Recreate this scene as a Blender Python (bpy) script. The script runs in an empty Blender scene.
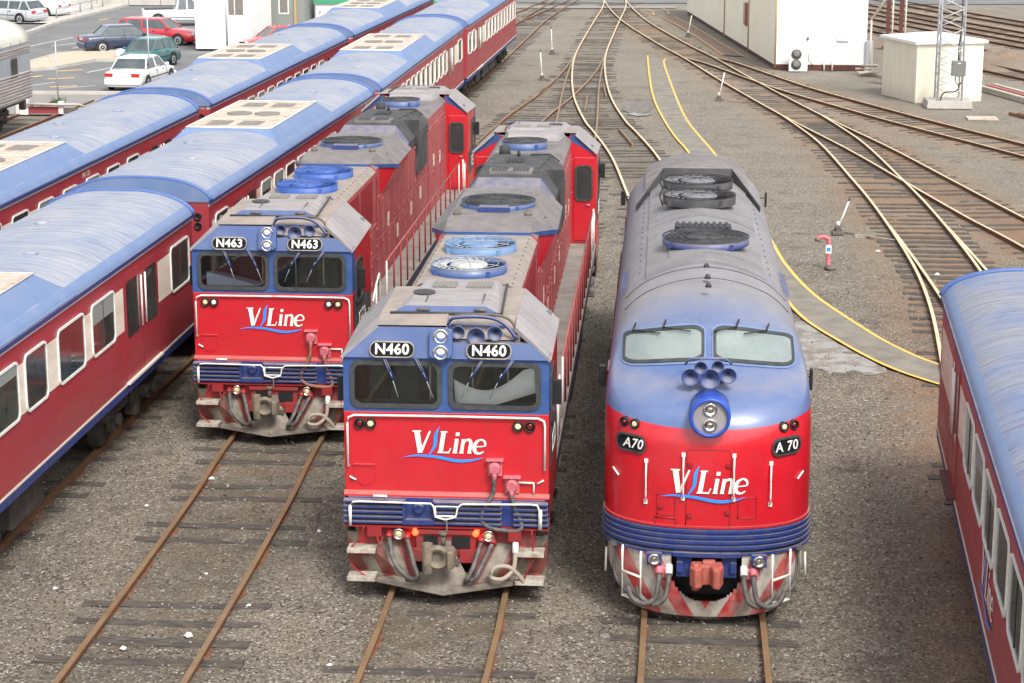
import bpy, math, random
from mathutils import Vector, Matrix, noise
from mathutils.geometry import tessellate_polygon
random.seed(7)
PI = math.pi
S = bpy.context.scene
COL = S.collection
R = math.radians
# ------------------------------------------------------------------ camera
cd = bpy.data.cameras.new('camera'); cam = bpy.data.objects.new('camera', cd); COL.objects.link(cam)
cam.location = (0, 0, 10.0)
cam.rotation_euler = (R(90 - 13.536), 0, R(5.139))
cd.sensor_width = 36; cd.lens = 2000 / 1024 * 36; cd.clip_end = 5000
S.camera = cam
# ------------------------------------------------------------------ light
SUN_EL, SUN_AZ = 50, 152          # azimuth clockwise from +Y (sun behind and right of the camera)
w = bpy.data.worlds.new('World'); S.world = w; w.use_nodes = True
nt = w.node_tree; bg = nt.nodes['Background']
sky = nt.nodes.new('ShaderNodeTexSky'); sky.sky_type = 'NISHITA'; sky.sun_disc = False
sky.sun_elevation = R(SUN_EL); sky.sun_rotation = R(SUN_AZ); sky.dust_density = 3.0; sky.air_density = 1.0
hs = nt.nodes.new('ShaderNodeHueSaturation'); hs.inputs['Saturation'].default_value = 0.22
nt.links.new(sky.outputs[0], hs.inputs['Color']); nt.links.new(hs.outputs[0], bg.inputs[0])
bg.inputs[1].default_value = 0.135
sd = bpy.data.lights.new('sun', 'SUN'); sun = bpy.data.objects.new('sun', sd); COL.objects.link(sun)
sd.energy = 1.5; sd.angle = R(16); sd.color = (1, .96, .9)
d = Vector((math.sin(R(SUN_AZ)) * math.cos(R(SUN_EL)), math.cos(R(SUN_AZ)) * math.cos(R(SUN_EL)), math.sin(R(SUN_EL))))
sun.rotation_euler = d.to_track_quat('Z', 'Y').to_euler()
S.view_settings.view_transform = 'Standard'; S.view_settings.look = 'None'
S.view_settings.gamma = 1; S.view_settings.use_curve_mapping = False
S.view_settings.exposure = 1.08

# ------------------------------------------------------------------ materials
def mat(name, col, rough=.6, metal=0, col2=None, mix=.5, scale=3., stretch=(1, 1, 1), bump=0, bscale=20., dust=None, dustamt=.6,
        spec=.5, emit=None, emis=0, coat=0, contrast=(.4, .65), low=None):
    """principled with a noise mix to col2, dust on upward faces, streaks, grime on lower part"""
    m = bpy.data.materials.new(name); m.use_nodes = True; t = m.node_tree; N = t.nodes; L = t.links
    p = N['Principled BSDF']; p.inputs['Roughness'].default_value = rough; p.inputs['Metallic'].default_value = metal
    p.inputs['Specular IOR Level'].default_value = spec; p.inputs['Coat Weight'].default_value = coat
    p.inputs['Coat Roughness'].default_value = .15
    tc = N.new('ShaderNodeTexCoord'); mp = N.new('ShaderNodeMapping'); mp.inputs['Scale'].default_value = stretch
    L.new(tc.outputs['Object'], mp.inputs[0])
    rgb = N.new('ShaderNodeRGB'); rgb.outputs[0].default_value = (*col, 1); cur = rgb.outputs[0]
    def mixin(cur, c2, fac, blend='MIX'):
        x = N.new('ShaderNodeMix'); x.data_type = 'RGBA'; x.blend_type = blend
        L.new(cur, x.inputs[6]); x.inputs[7].default_value = (*c2, 1); L.new(fac, x.inputs[0]); return x.outputs[2]
    def nz(sc, det=6, rg=.6):
        n = N.new('ShaderNodeTexNoise'); n.inputs['Scale'].default_value = sc; n.inputs['Detail'].default_value = det
        n.inputs['Roughness'].default_value = rg; L.new(mp.outputs[0], n.inputs['Vector']); return n.outputs[0]
    def mr(v, a, b, c, dd):
        x = N.new('ShaderNodeMapRange'); L.new(v, x.inputs[0])
        for i, q in enumerate((a, b, c, dd)): x.inputs[1 + i].default_value = q
        return x.outputs[0]
    if col2: cur = mixin(cur, col2, mr(nz(scale), contrast[0], contrast[1], 0, mix))
    if dust:
        g = N.new('ShaderNodeNewGeometry'); sp = N.new('ShaderNodeSeparateXYZ'); L.new(g.outputs['Normal'], sp.inputs[0])
        mm = N.new('ShaderNodeMath'); mm.operation = 'MULTIPLY'
        L.new(mr(sp.outputs[2], .1, .85, .0, 1), mm.inputs[0]); L.new(mr(nz(scale * .7 + .3), .25, .6, .35, 1), mm.inputs[1])
        m2 = N.new('ShaderNodeMath'); m2.operation = 'MULTIPLY'; L.new(mm.outputs[0], m2.inputs[0]); m2.inputs[1].default_value = dustamt
        cur = mixin(cur, dust, m2.outputs[0])
    if low:   # road dirt on the lower part (zlow, zhigh, colour, amount)
        sp2 = N.new('ShaderNodeSeparateXYZ'); L.new(tc.outputs['Object'], sp2.inputs[0])
        mm = N.new('ShaderNodeMath'); mm.operation = 'MULTIPLY'
        L.new(mr(sp2.outputs[2], low[0], low[1], low[3], 0), mm.inputs[0]); L.new(mr(nz(4), .3, .65, .4, 1), mm.inputs[1])
        cur = mixin(cur, low[2], mm.outputs[0])
    L.new(cur, p.inputs['Base Color'])
    L.new(mr(nz(scale * 2), .3, .7, max(0, rough - .07), min(1, rough + .12)), p.inputs['Roughness'])
    if bump:
        b = N.new('ShaderNodeBump'); b.inputs['Strength'].default_value = 1; b.inputs['Distance'].default_value = bump
        L.new(nz(bscale, 3), b.inputs['Height']); L.new(b.outputs[0], p.inputs['Normal'])
    if emit: p.inputs['Emission Color'].default_value = (*emit, 1); p.inputs['Emission Strength'].default_value = emis
    return m
GRIME = (.20, .165, .135)
RED = mat('bright_red_paint', (.50, .012, .022), .34, col2=(.38, .014, .022), mix=.5, scale=2.2, dust=(.34, .2, .17), dustamt=.7, coat=.3, low=(.9, 2.0, (.34, .05, .04), .3))
REDH = mat('faded_red_hood_paint', (.33, .05, .057), .55, col2=(.40, .13, .125), mix=.75, scale=5, stretch=(1, 1, .6), dust=(.3, .2, .18), dustamt=.5)
REDC = mat('dull_red_carriage_paint', (.33, .030, .042), .42, col2=(.29, .05, .058), mix=.7, scale=1.3, stretch=(1, .25, 1.5), low=(1.0, 2.0, (.26, .09, .08), .45))
UNDER = mat('dark_underframe_grime', (.028, .025, .022), .8, col2=(.075, .06, .048), mix=.7, scale=6, bump=.003)
MAROON = mat('maroon_brown_paint', (.085, .022, .02), .7, col2=(.12, .05, .04), mix=.7, scale=4)
REDD = mat('dark_red_paint', (.28, .012, .018), .5, col2=(.2, .02, .02), mix=.6, scale=4)
BLUE = mat('blue_paint', (.024, .068, .215), .42, col2=(.05, .10, .25), mix=.6, scale=3, dust=(.30, .27, .26), dustamt=.5)
BLUED = mat('dark_blue_paint', (.014, .034, .17), .45, col2=(.05, .06, .12), mix=.6, scale=6, dust=(.25, .22, .2), dustamt=.75)
BLUEF = mat('bright_blue_fan_paint', (.03, .085, .33), .5, col2=(.09, .15, .34), mix=.5, scale=5)
BLUEL = mat('pale_blue_fan_paint', (.10, .19, .36), .5, col2=(.2, .26, .36), mix=.5, scale=5)
LOGOB = mat('logo_blue', (.02, .25, .85), .5)
def roofmat(name, a, b, c, ripple=.02, glue=.5):
    m = mat(name, a, .62, col2=b, mix=.9, scale=1.0, stretch=(1, .55, 1), dust=c, dustamt=.35, contrast=(.38, .62), spec=.35)
    t = m.node_tree; N = t.nodes; L = t.links; p = N['Principled BSDF']
    tc = N.new('ShaderNodeTexCoord'); mp = N.new('ShaderNodeMapping'); mp.inputs['Scale'].default_value = (.35, 1, .35); L.new(tc.outputs['Object'], mp.inputs[0])
    n = N.new('ShaderNodeTexNoise'); n.inputs['Scale'].default_value = 2.2; n.inputs['Detail'].default_value = 3; n.inputs['Roughness'].default_value = .55; n.inputs['Distortion'].default_value = .6
    L.new(mp.outputs[0], n.inputs['Vector'])
    b_ = N.new('ShaderNodeBump'); b_.inputs['Strength'].default_value = 1; b_.inputs['Distance'].default_value = ripple * 3
    L.new(n.outputs[0], b_.inputs['Height'])
    mp2 = N.new('ShaderNodeMapping'); mp2.inputs['Scale'].default_value = (.5, 3.2, .5); mp2.inputs['Rotation'].default_value = (0, 0, .12); L.new(tc.outputs['Object'], mp2.inputs[0])
    n2 = N.new('ShaderNodeTexNoise'); n2.inputs['Scale'].default_value = 1.6; n2.inputs['Detail'].default_value = 4; n2.inputs['Distortion'].default_value = 1.1; L.new(mp2.outputs[0], n2.inputs['Vector'])
    b2 = N.new('ShaderNodeBump'); b2.inputs['Distance'].default_value = ripple * 1.6; L.new(n2.outputs[0], b2.inputs['Height']); L.new(b_.outputs[0], b2.inputs['Normal']); L.new(b2.outputs[0], p.inputs['Normal'])
    cur = p.inputs['Base Color'].links[0].from_socket; x = N.new('ShaderNodeMix'); x.data_type = 'RGBA'; L.new(cur, x.inputs[6]); x.inputs[7].default_value = (*[q * .62 for q in a], 1)
    r = N.new('ShaderNodeMapRange'); L.new(n2.outputs[0], r.inputs[0]); r.inputs[1].default_value = .52; r.inputs[2].default_value = .66; r.inputs[3].default_value = 0; r.inputs[4].default_value = .35; L.new(r.outputs[0], x.inputs[0]); L.new(x.outputs[2], p.inputs['Base Color'])
    return m
ROOFB = roofmat('faded_blue_roof_canvas', (.20, .24, .335), (.305, .315, .355), (.35, .35, .37), .03)
ROOFG = roofmat('blue_roof_with_brown_grime', (.14, .19, .34), (.235, .24, .275), (.29, .275, .27), .03)
ROOFS = mat('blue_roof_side_paint', (.12, .185, .34), .5, col2=(.18, .23, .35), mix=.6, scale=2)
TOPG = mat('dusty_grey_roof_paint', (.185, .165, .158), .7, col2=(.11, .102, .102), mix=.8, scale=2.3, bump=.004, bscale=8)
TOPT = mat('dusty_tan_roof_paint', (.29, .24, .205), .7, col2=(.20, .172, .155), mix=.8, scale=2.6)
TOPL = mat('pale_grey_weathered_paint', (.29, .265, .265), .7, col2=(.21, .195, .195), mix=.8, scale=2.0, stretch=(1, 2, 1))
SOOT = mat('sooty_exhaust_paint', (.035, .035, .038), .8, col2=(.085, .082, .08), mix=.8, scale=3)
BOARD = mat('number_board_black', (.010, .010, .011), .85, spec=.15)
PALEG = mat('pale_grey_fan_disc', (.46, .46, .44), .6, col2=(.30, .30, .29), mix=.7, scale=6)
BLACK = mat('black', (.012, .012, .013), .5)
RUBBER = mat('black_rubber', (.03, .032, .034), .6, col2=(.07, .07, .07), mix=.5, scale=8)
WHITE = mat('white_paint', (.78, .77, .73), .45, col2=(.6, .57, .5), mix=.6, scale=9)
CREAM = mat('cream_band_paint', (.76, .69, .58), .5, col2=(.52, .42, .34), mix=.6, scale=2, stretch=(1, .4, 2))
PODC = mat('cream_roof_unit_paint', (.47, .41, .34), .65, col2=(.32, .18, .10), mix=.85, scale=3.4, contrast=(.50, .70))
HEADST = mat('grimy_red_headstock', (.30, .018, .022), .6, col2=(.12, .05, .04), mix=.85, scale=5)
SHED = mat('cream_metal_cladding', (.88, .85, .72), .55, col2=(.82, .78, .64), mix=.6, scale=.6)
SHEDW = mat('white_metal_cladding', (.84, .84, .82), .5, col2=(.76, .76, .73), mix=.6, scale=.6)
GLASS = mat('dark_window_glass', (.028, .036, .034), .07, spec=.8, col2=(.055, .065, .055), mix=.6, scale=1.2)
STEEL = mat('grimy_steel', (.09, .08, .07), .7, col2=(.17, .13, .10), mix=.7, scale=7, bump=.003)
STEELL = mat('pale_grimy_steel', (.32, .29, .25), .6, col2=(.17, .135, .11), mix=.9, scale=3.5, bump=.003)
GALVP = mat('pale_galvanised_steel', (.56, .58, .61), .5, metal=.1)
GALV = mat('galvanised_steel', (.42, .44, .46), .45, metal=.5)
PINK = mat('faded_pink_paint', (.60, .17, .20), .55, col2=(.4, .08, .09), mix=.6, scale=7)
PINKR = mat('rusty_pink_cast_steel', (.42, .10, .075), .65, col2=(.22, .07, .05), mix=.8, scale=9, bump=.004)
PLOUGH = mat('worn_plough_steel', (.215, .19, .155), .65, col2=(.10, .078, .06), mix=.9, scale=2.6, bump=.004)
HOSE = mat('grey_rubber_hose', (.06, .06, .06), .6, col2=(.2, .17, .14), mix=.6, scale=10)
HOSEB = mat('brown_hose', (.23, .10, .06), .6)
HOSET = mat('tan_hose', (.30, .25, .2), .6)
RUST = mat('rail_side_rust', (.13, .058, .03), .85, col2=(.24, .105, .05), mix=.8, scale=6)
RAILT = mat('rail_head_steel', (.27, .18, .095), .45, metal=.3, col2=(.17, .10, .055), mix=.6, scale=1.5)
RAILTF = mat('polished_rail_painted_sheen', (.66, .55, .36), .45, metal=.15, col2=(.50, .37, .22), mix=.6, scale=1.0)  # sky sheen of the polished far rail heads, put into the pale base colour
WOOD = mat('old_sleeper_timber', (.045, .038, .033), .9, col2=(.12, .10, .082), mix=.9, scale=5, stretch=(1, 4, 1), bump=.006)
CONC = mat('concrete', (.42, .40, .36), .85, col2=(.3, .28, .25), mix=.7, scale=3, bump=.004)
LENS = mat('lamp_lens', (.75, .75, .72), .12, spec=.9)
CHROME = mat('lamp_reflector', (.8, .8, .8), .15, metal=1)
REDLENS = mat('dark_red_lens', (.12, .008, .008), .15, spec=.8)
AMBER = mat('cream_lens', (.85, .62, .36), .3)
LIT = mat('lit_red_lamp', (.9, .06, .02), .4, emit=(1, .05, .012), emis=3.2)
TAIL = mat('red_tail_lens', (.5, .02, .02), .3)
CLOTH = mat('white_windscreen_cloth', (.88, .90, .88), .9, col2=(.55, .62, .62), mix=.5, scale=2)
CAGE = mat('silver_carriage_steel', (.50, .56, .62), .35, metal=.55, col2=(.4, .42, .45), mix=.5, scale=2)
CAGER = mat('silver_carriage_roof', (.62, .58, .47), .5, metal=.2, col2=(.45, .5, .55), mix=.6, scale=1.4)
GRILL = mat('grille_mesh', (.10, .09, .08), .8, col2=(.3, .28, .25), mix=.9, scale=60, contrast=(.45, .55))
YEL = mat('yellow_line_paint', (.75, .46, .08), .7, col2=(.55, .38, .15), mix=.7, scale=3)
YELP = mat('worn_orange_line_paint', (.62, .34, .12), .7, col2=(.35, .25, .17), mix=.9, scale=2)
WLINE = mat('white_line_paint', (.66, .66, .64), .7, col2=(.3, .3, .3), mix=.7, scale=3)
GREEN = mat('green_trim_paint', (.06, .30, .16), .5)
TANW = mat('timber_post', (.42, .28, .12), .7)
GREYW = mat('grey_wall_panel', (.22, .235, .22), .7)
PAPER = mat('pale_blue_paper', (.42, .55, .68), .8)

def glassmat():
    m = bpy.data.materials.new('window_glass'); m.use_nodes = True; t = m.node_tree; N = t.nodes
    N.remove(N['Principled BSDF']); o = N['Material Output']
    tr = N.new('ShaderNodeBsdfTransparent'); tr.inputs[0].default_value = (.97, .99, .98, 1)
    gl = N.new('ShaderNodeBsdfGlossy'); gl.inputs['Roughness'].default_value = .03
    fr = N.new('ShaderNodeFresnel'); fr.inputs[0].default_value = 1.9
    mx = N.new('ShaderNodeMixShader'); t.links.new(fr.outputs[0], mx.inputs[0]); t.links.new(tr.outputs[0], mx.inputs[1]); t.links.new(gl.outputs[0], mx.inputs[2])
    t.links.new(mx.outputs[0], o.inputs[0]); return m
PANE = glassmat()
def stripemat(name='red_white_chevron_paint', base=(.50, .46, .41), base2=(.26, .21, .17), lowamt=.6, red=(.42, .022, .028)):
    m = mat(name, base, .6, col2=base2, mix=.85, scale=3.5, contrast=(.42, .58), low=(0, .7, (.20, .155, .115), lowamt))
    t = m.node_tree; N = t.nodes; L = t.links; p = N['Principled BSDF']; src = p.inputs['Base Color'].links[0].from_socket
    tc = N.new('ShaderNodeTexCoord'); sp = N.new('ShaderNodeSeparateXYZ'); L.new(tc.outputs['Object'], sp.inputs[0])
    def M(op, a, b=None):
        x = N.new('ShaderNodeMath'); x.operation = op
        for i, v in enumerate((a, b)):
            if v is None: continue
            if isinstance(v, (int, float)): x.inputs[i].default_value = v
            else: L.new(v, x.inputs[i])
        return x.outputs[0]
    u = M('SUBTRACT', M('ABSOLUTE', sp.outputs[0]), M('MULTIPLY', sp.outputs[2], .55))
    f = M('FRACT', M('ADD', M('MULTIPLY', u, 2.3), 10.2)); g = M('GREATER_THAN', f, .5)
    n = N.new('ShaderNodeTexNoise'); n.inputs['Scale'].default_value = 5; n.inputs['Detail'].default_value = 6; L.new(tc.outputs['Object'], n.inputs['Vector'])
    r = N.new('ShaderNodeMapRange'); L.new(n.outputs[0], r.inputs[0]); r.inputs[1].default_value = .35; r.inputs[2].default_value = .7; r.inputs[3].default_value = 1; r.inputs[4].default_value = .45
    x = N.new('ShaderNodeMix'); x.data_type = 'RGBA'; L.new(M('MULTIPLY', g, r.outputs[0]), x.inputs[0]); L.new(src, x.inputs[6]); x.inputs[7].default_value = (*red, 1)
    L.new(x.outputs[2], p.inputs['Base Color']); return m
STRIPE = stripemat()
STRIPED = stripemat('grimy_chevron_paint', (.22, .20, .165), (.10, .08, .06), .85, (.17, .024, .02))

# ------------------------------------------------------------------ mesh helper
class MB:
    def __init__(s): s.v = []; s.f = []; s.m = []; s.s = []; s.T = None
    def V(s, p):
        p = Vector(p); s.v.append(tuple(s.T @ p) if s.T else tuple(p)); return len(s.v) - 1
    def F(s, idx, mi=0, sm=False): s.f.append(tuple(idx)); s.m.append(mi); s.s.append(sm)
    def quad(s, a, b, c, d_, mi=0): s.F([s.V(a), s.V(b), s.V(c), s.V(d_)], mi)
    def poly(s, pts, mi=0): s.F([s.V(p) for p in pts], mi)
    def box(s, x0, x1, y0, y1, z0, z1, mi=0):
        i = [s.V((x, y, z)) for z in (z0, z1) for y in (y0, y1) for x in (x0, x1)]
        for q in ((0, 2, 3, 1), (4, 5, 7, 6), (0, 1, 5, 4), (2, 6, 7, 3), (0, 4, 6, 2), (1, 3, 7, 5)): s.F([i[k] for k in q], mi)
        return s
    def hexa(s, p8, mi=0):   # 8 points: bottom 4 (ccw), top 4
        i = [s.V(p) for p in p8]
        for q in ((3, 2, 1, 0), (4, 5, 6, 7), (0, 1, 5, 4), (1, 2, 6, 5), (2, 3, 7, 6), (3, 0, 4, 7)): s.F([i[k] for k in q], mi)
    def loft(s, rings, mi=0, sm=True, closed=True, cap=(True, True)):
        ids = [[s.V(p) for p in r] for r in rings]; n = len(rings[0])
        for a, b in zip(ids, ids[1:]):
            for k in range(n if closed else n - 1):
                k2 = (k + 1) % n; s.F((a[k], a[k2], b[k2], b[k]), mi, sm)
        if cap[0]: s.F(ids[0][::-1], mi)
        if cap[1]: s.F(ids[-1], mi)
        return ids
    def prism(s, pts, axis, a, b, mi=0):   # polygon pts (2D) extruded on axis 'x','y','z'
        def P(p, t):
            return {'x': (t, p[0], p[1]), 'y': (p[0], t, p[1]), 'z': (p[0], p[1], t)}[axis]
        s.loft([[P(p, a) for p in pts], [P(p, b) for p in pts]], mi, False); return s
    def cyl(s, p0, p1, r, r2=None, n=14, mi=0, cap=True, sm=True):
        p0 = Vector(p0); p1 = Vector(p1); r2 = r if r2 is None else r2
        q = (p1 - p0).to_track_quat('Z', 'Y')
        rings = [[c + q @ Vector((rr * math.cos(2 * PI * k / n), rr * math.sin(2 * PI * k / n), 0)) for k in range(n)] for c, rr in ((p0, r), (p1, r2))]
        s.loft(rings, mi, sm, True, (cap, cap)); return s
    def lathe(s, c, ax, prof, n=24, mi=0, cap=(True, True)):   # prof: (radius, height)
        q = Vector(ax).to_track_quat('Z', 'Y'); c = Vector(c)
        s.loft([[c + q @ Vector((r * math.cos(2 * PI * k / n), r * math.sin(2 * PI * k / n), h)) for k in range(n)] for r, h in prof], mi, True, True, cap); return s
    def tube(s, pts, r, n=6, mi=0, res=0):
        pts = [Vector(p) for p in pts]
        if res: pts = smooth(pts, res)
        rings = []; up = Vector((0, 0, 1))
        for i, p in enumerate(pts):
            t = (pts[min(i + 1, len(pts) - 1)] - pts[max(i - 1, 0)]).normalized()
            a = t.cross(up); a = a if a.length > .05 else t.cross(Vector((1, 0, 0))); a.normalize(); b = t.cross(a)
            if rings and a.dot(pa) < 0 and abs(t.cross(up).length) < .3: a = -a; b = -b
            pa = a
            rings.append([p + a * r * math.cos(2 * PI * k / n) + b * r * math.sin(2 * PI * k / n) for k in range(n)])
        s.loft(rings, mi, True); return s
    def sheet(s, outer, holes, fn, mi=0):   # tessellated flat panel with holes mapped by fn(u,v)->3D
        loops = [[Vector((u, v, 0)) for u, v in outer]] + [[Vector((u, v, 0)) for u, v in h] for h in holes]
        fl = [p for l in loops for p in l]; ids = [s.V(fn(p.x, p.y)) for p in fl]
        for t in tessellate_polygon(loops): s.F([ids[k] for k in t], mi)
    def build(s, name, mats, parent=None, bevel=0, loc=None, label=None, auto=True):
        me = bpy.data.meshes.new(name); me.from_pydata(s.v, [], s.f)
        for m in (mats if isinstance(mats, (list, tuple)) else [mats]): me.materials.append(m)
        me.polygons.foreach_set('material_index', s.m); me.polygons.foreach_set('use_smooth', s.s)
        me.update()
        import bmesh
        bm = bmesh.new(); bm.from_mesh(me); bmesh.ops.recalc_face_normals(bm, faces=bm.faces); bm.to_mesh(me); bm.free()
        o = bpy.data.objects.new(name, me); COL.objects.link(o)
        if parent: o.parent = parent
        if loc: o.location = loc
        if label: o['label'] = label
        if bevel:
            b = o.modifiers.new('bevel', 'BEVEL'); b.width = bevel; b.segments = 2; b.limit_method = 'ANGLE'; b.angle_limit = R(40)
        return o
def build_lr(mb, name, mats, parent=None, bevel=0, axis=0, mid=0.0):
    """two mirrored pieces of one kind: one object each"""
    for side in (-1, 1):
        q = MB()
        keep = [k for k, f in enumerate(mb.f) if (sum(mb.v[i][axis] for i in f) / len(f) - mid) * side > 0]
        ids = {}
        for k in keep:
            for i in mb.f[k]:
                if i not in ids: ids[i] = len(q.v); q.v.append(mb.v[i])
            q.f.append(tuple(ids[i] for i in mb.f[k])); q.m.append(mb.m[k]); q.s.append(mb.s[k])
        if q.f: q.build(name, mats, parent, bevel)
def smooth(pts, res=6):
    out = []; P = [pts[0]] + list(pts) + [pts[-1]]
    for i in range(1, len(P) - 2):
        for k in range(res):
            t = k / res; a, b, c, dd = P[i - 1], P[i], P[i + 1], P[i + 2]
            out.append(.5 * ((2 * b) + (c - a) * t + (2 * a - 5 * b + 4 * c - dd) * t * t + (3 * b - a - 3 * c + dd) * t ** 3))
    out.append(P[-2]); return out
def thing(name, label, cat, loc=(0, 0, 0), rz=0, group=None):
    o = bpy.data.objects.new(name, None); COL.objects.link(o); o.empty_display_size = .2
    o.location = loc; o.rotation_euler = (0, 0, rz); o['label'] = label; o['category'] = cat
    if group: o['group'] = group
    return o
def tag(o, label, cat, group=None, kind=None):
    o['label'] = label; o['category'] = cat
    if group: o['group'] = group
    if kind: o['kind'] = kind
    return o
def copy_tree(o, parent=None):
    c = o.copy(); COL.objects.link(c); c.parent = parent
    for ch in list(o.children): copy_tree(ch, c)
    return c
def rrect(x0, x1, z0, z1, r, n=5):
    out = []
    for cx, cz, a0 in ((x1 - r, z1 - r, 0), (x0 + r, z1 - r, 90), (x0 + r, z0 + r, 180), (x1 - r, z0 + r, 270)):
        for k in range(n + 1):
            a = R(a0 + 90 * k / n); out.append((cx + r * math.cos(a), cz + r * math.sin(a)))
    return out
def frame(mb, outer, inner, fn, t=.03, mi=0):
    """raised ring between two loops of equal length; fn(u,v,d) maps to 3D with outward offset d"""
    n = len(outer); A = [mb.V(fn(*p, 0)) for p in outer]; B = [mb.V(fn(*p, t)) for p in outer]; C = [mb.V(fn(*p, t)) for p in inner]; D = [mb.V(fn(*p, -.02)) for p in inner]
    for X, Y in ((A, B), (B, C), (C, D)):
        for k in range(n): mb.F((X[k], X[(k + 1) % n], Y[(k + 1) % n], Y[k]), mi)
def text_mesh(txt, size, bold=0, shear=0, ext=0):
    cu = bpy.data.curves.new('t', 'FONT'); cu.body = txt; cu.size = size; cu.offset = bold; cu.shear = shear; cu.align_x = 'CENTER'; cu.align_y = 'CENTER'; cu.resolution_u = 4; cu.space_character = 1.06
    o = bpy.data.objects.new('t', cu); COL.objects.link(o); bpy.context.view_layer.update()
    dg = bpy.context.evaluated_depsgraph_get(); me = bpy.data.meshes.new_from_object(o.evaluated_get(dg))
    bpy.data.objects.remove(o); v = [tuple(x.co) for x in me.vertices]; f = [tuple(p.vertices) for p in me.polygons]
    bpy.data.meshes.remove(me); return v, f
def text_on(txt, size, fn, material, parent, name='lettering', bold=0, shear=0, sx=1.):
    v, f = text_mesh(txt, size, bold, shear); mb = MB()
    for p in v: mb.V(fn(p[0] * sx, p[1]))
    for q in f: mb.F(q)
    return mb.build(name, material, parent)
def ribbon(mb, pts, ws, fn, mi=0, res=5):
    """variable width stroke"""
    P = smooth([Vector((p[0], p[1], w_)) for p, w_ in zip(pts, ws)], res) if len(pts) > 2 else [Vector((p[0], p[1], w_)) for p, w_ in zip(pts, ws)]
    L_ = []; Rr = []
    for i, p in enumerate(P):
        t = P[min(i + 1, len(P) - 1)] - P[max(i - 1, 0)]; t = Vector((t.x, t.y)); t.normalize(); n = Vector((-t.y, t.x)) * max(p.z, .001) / 2
        L_.append(mb.V(fn(p.x + n.x, p.y + n.y))); Rr.append(mb.V(fn(p.x - n.x, p.y - n.y)))
    for k in range(len(P) - 1): mb.F((L_[k], L_[k + 1], Rr[k + 1], Rr[k]), mi)
def vline_logo(fn, parent, s=1.):
    """V/Line wordmark, x from -.55 to .5, letters about .38 high"""
    g = MB(); sh = .16
    def fw(dep):
        return lambda u, v: fn((u + v * sh) * s, v * s, dep)
    H = .36
    f1 = fw(.004); f2 = fw(.006)
    ribbon(g, [(-.50, H), (-.39, 0)], [.085, .075], f1); ribbon(g, [(-.385, .0), (-.29, H)], [.045, .03], f2)
    ribbon(g, [(-.57, H - .005), (-.43, H - .005)], [.022, .022], fw(.008))
    x = -.07
    ribbon(g, [(x, H), (x, 0)], [.07, .07], f1); ribbon(g, [(x - .05, H - .01), (x + .06, H - .01)], [.022, .022], f2); ribbon(g, [(x - .05, .012), (x + .14, .012)], [.024, .03], fw(.008)); ribbon(g, [(x + .125, .0), (x + .15, .085)], [.02, .02], f2)
    x = .155
    ribbon(g, [(x, .235), (x, 0)], [.06, .06], f1); ribbon(g, [(x - .035, .225), (x + .01, .235)], [.02, .02], f2); ribbon(g, [(x - .035, .01), (x + .04, .01)], [.018, .018], f2)
    ribbon(g, [(x - .03, .315), (x + .03, .315)], [.058, .058], f1)
    x = .26
    ribbon(g, [(x, .235), (x, 0)], [.055, .055], f1); ribbon(g, [(x + .01, .18), (x + .05, .222), (x + .10, .222), (x + .125, .17), (x + .125, .08), (x + .125, 0)], [.03, .035, .045, .055, .055, .055], f2)
    ribbon(g, [(x - .03, .01), (x + .035, .01)], [.018, .018], fw(.008)); ribbon(g, [(x + .095, .01), (x + .16, .01)], [.018, .018], fw(.008))
    x = .46
    ribbon(g, [(x + .0, .115), (x + .15, .13), (x + .14, .2), (x + .075, .232), (x + .01, .19), (x - .01, .11), (x + .02, .03), (x + .085, .005), (x + .15, .04)], [.02, .025, .035, .03, .05, .062, .05, .035, .02], f1)
    g.build('lettering', WHITE, parent, label='white lettering of the operator name')
    b = MB()
    ribbon(b, [(-.66, -.075), (-.45, -.045), (-.15, -.06), (.2, -.12), (.45, -.10), (.62, -.055)], [.004, .03, .045, .05, .035, .004], lambda u, v: fn(u * s, v * s, .012))
    ribbon(b, [(-.14, H + .08), (-.20, H - .06), (-.22, .12), (-.33, -.06)], [.004, .055, .05, .004], lambda u, v: fn((u + .06) * s, v * s, .012))
    b.build('swoosh', LOGOB, parent)

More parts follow.
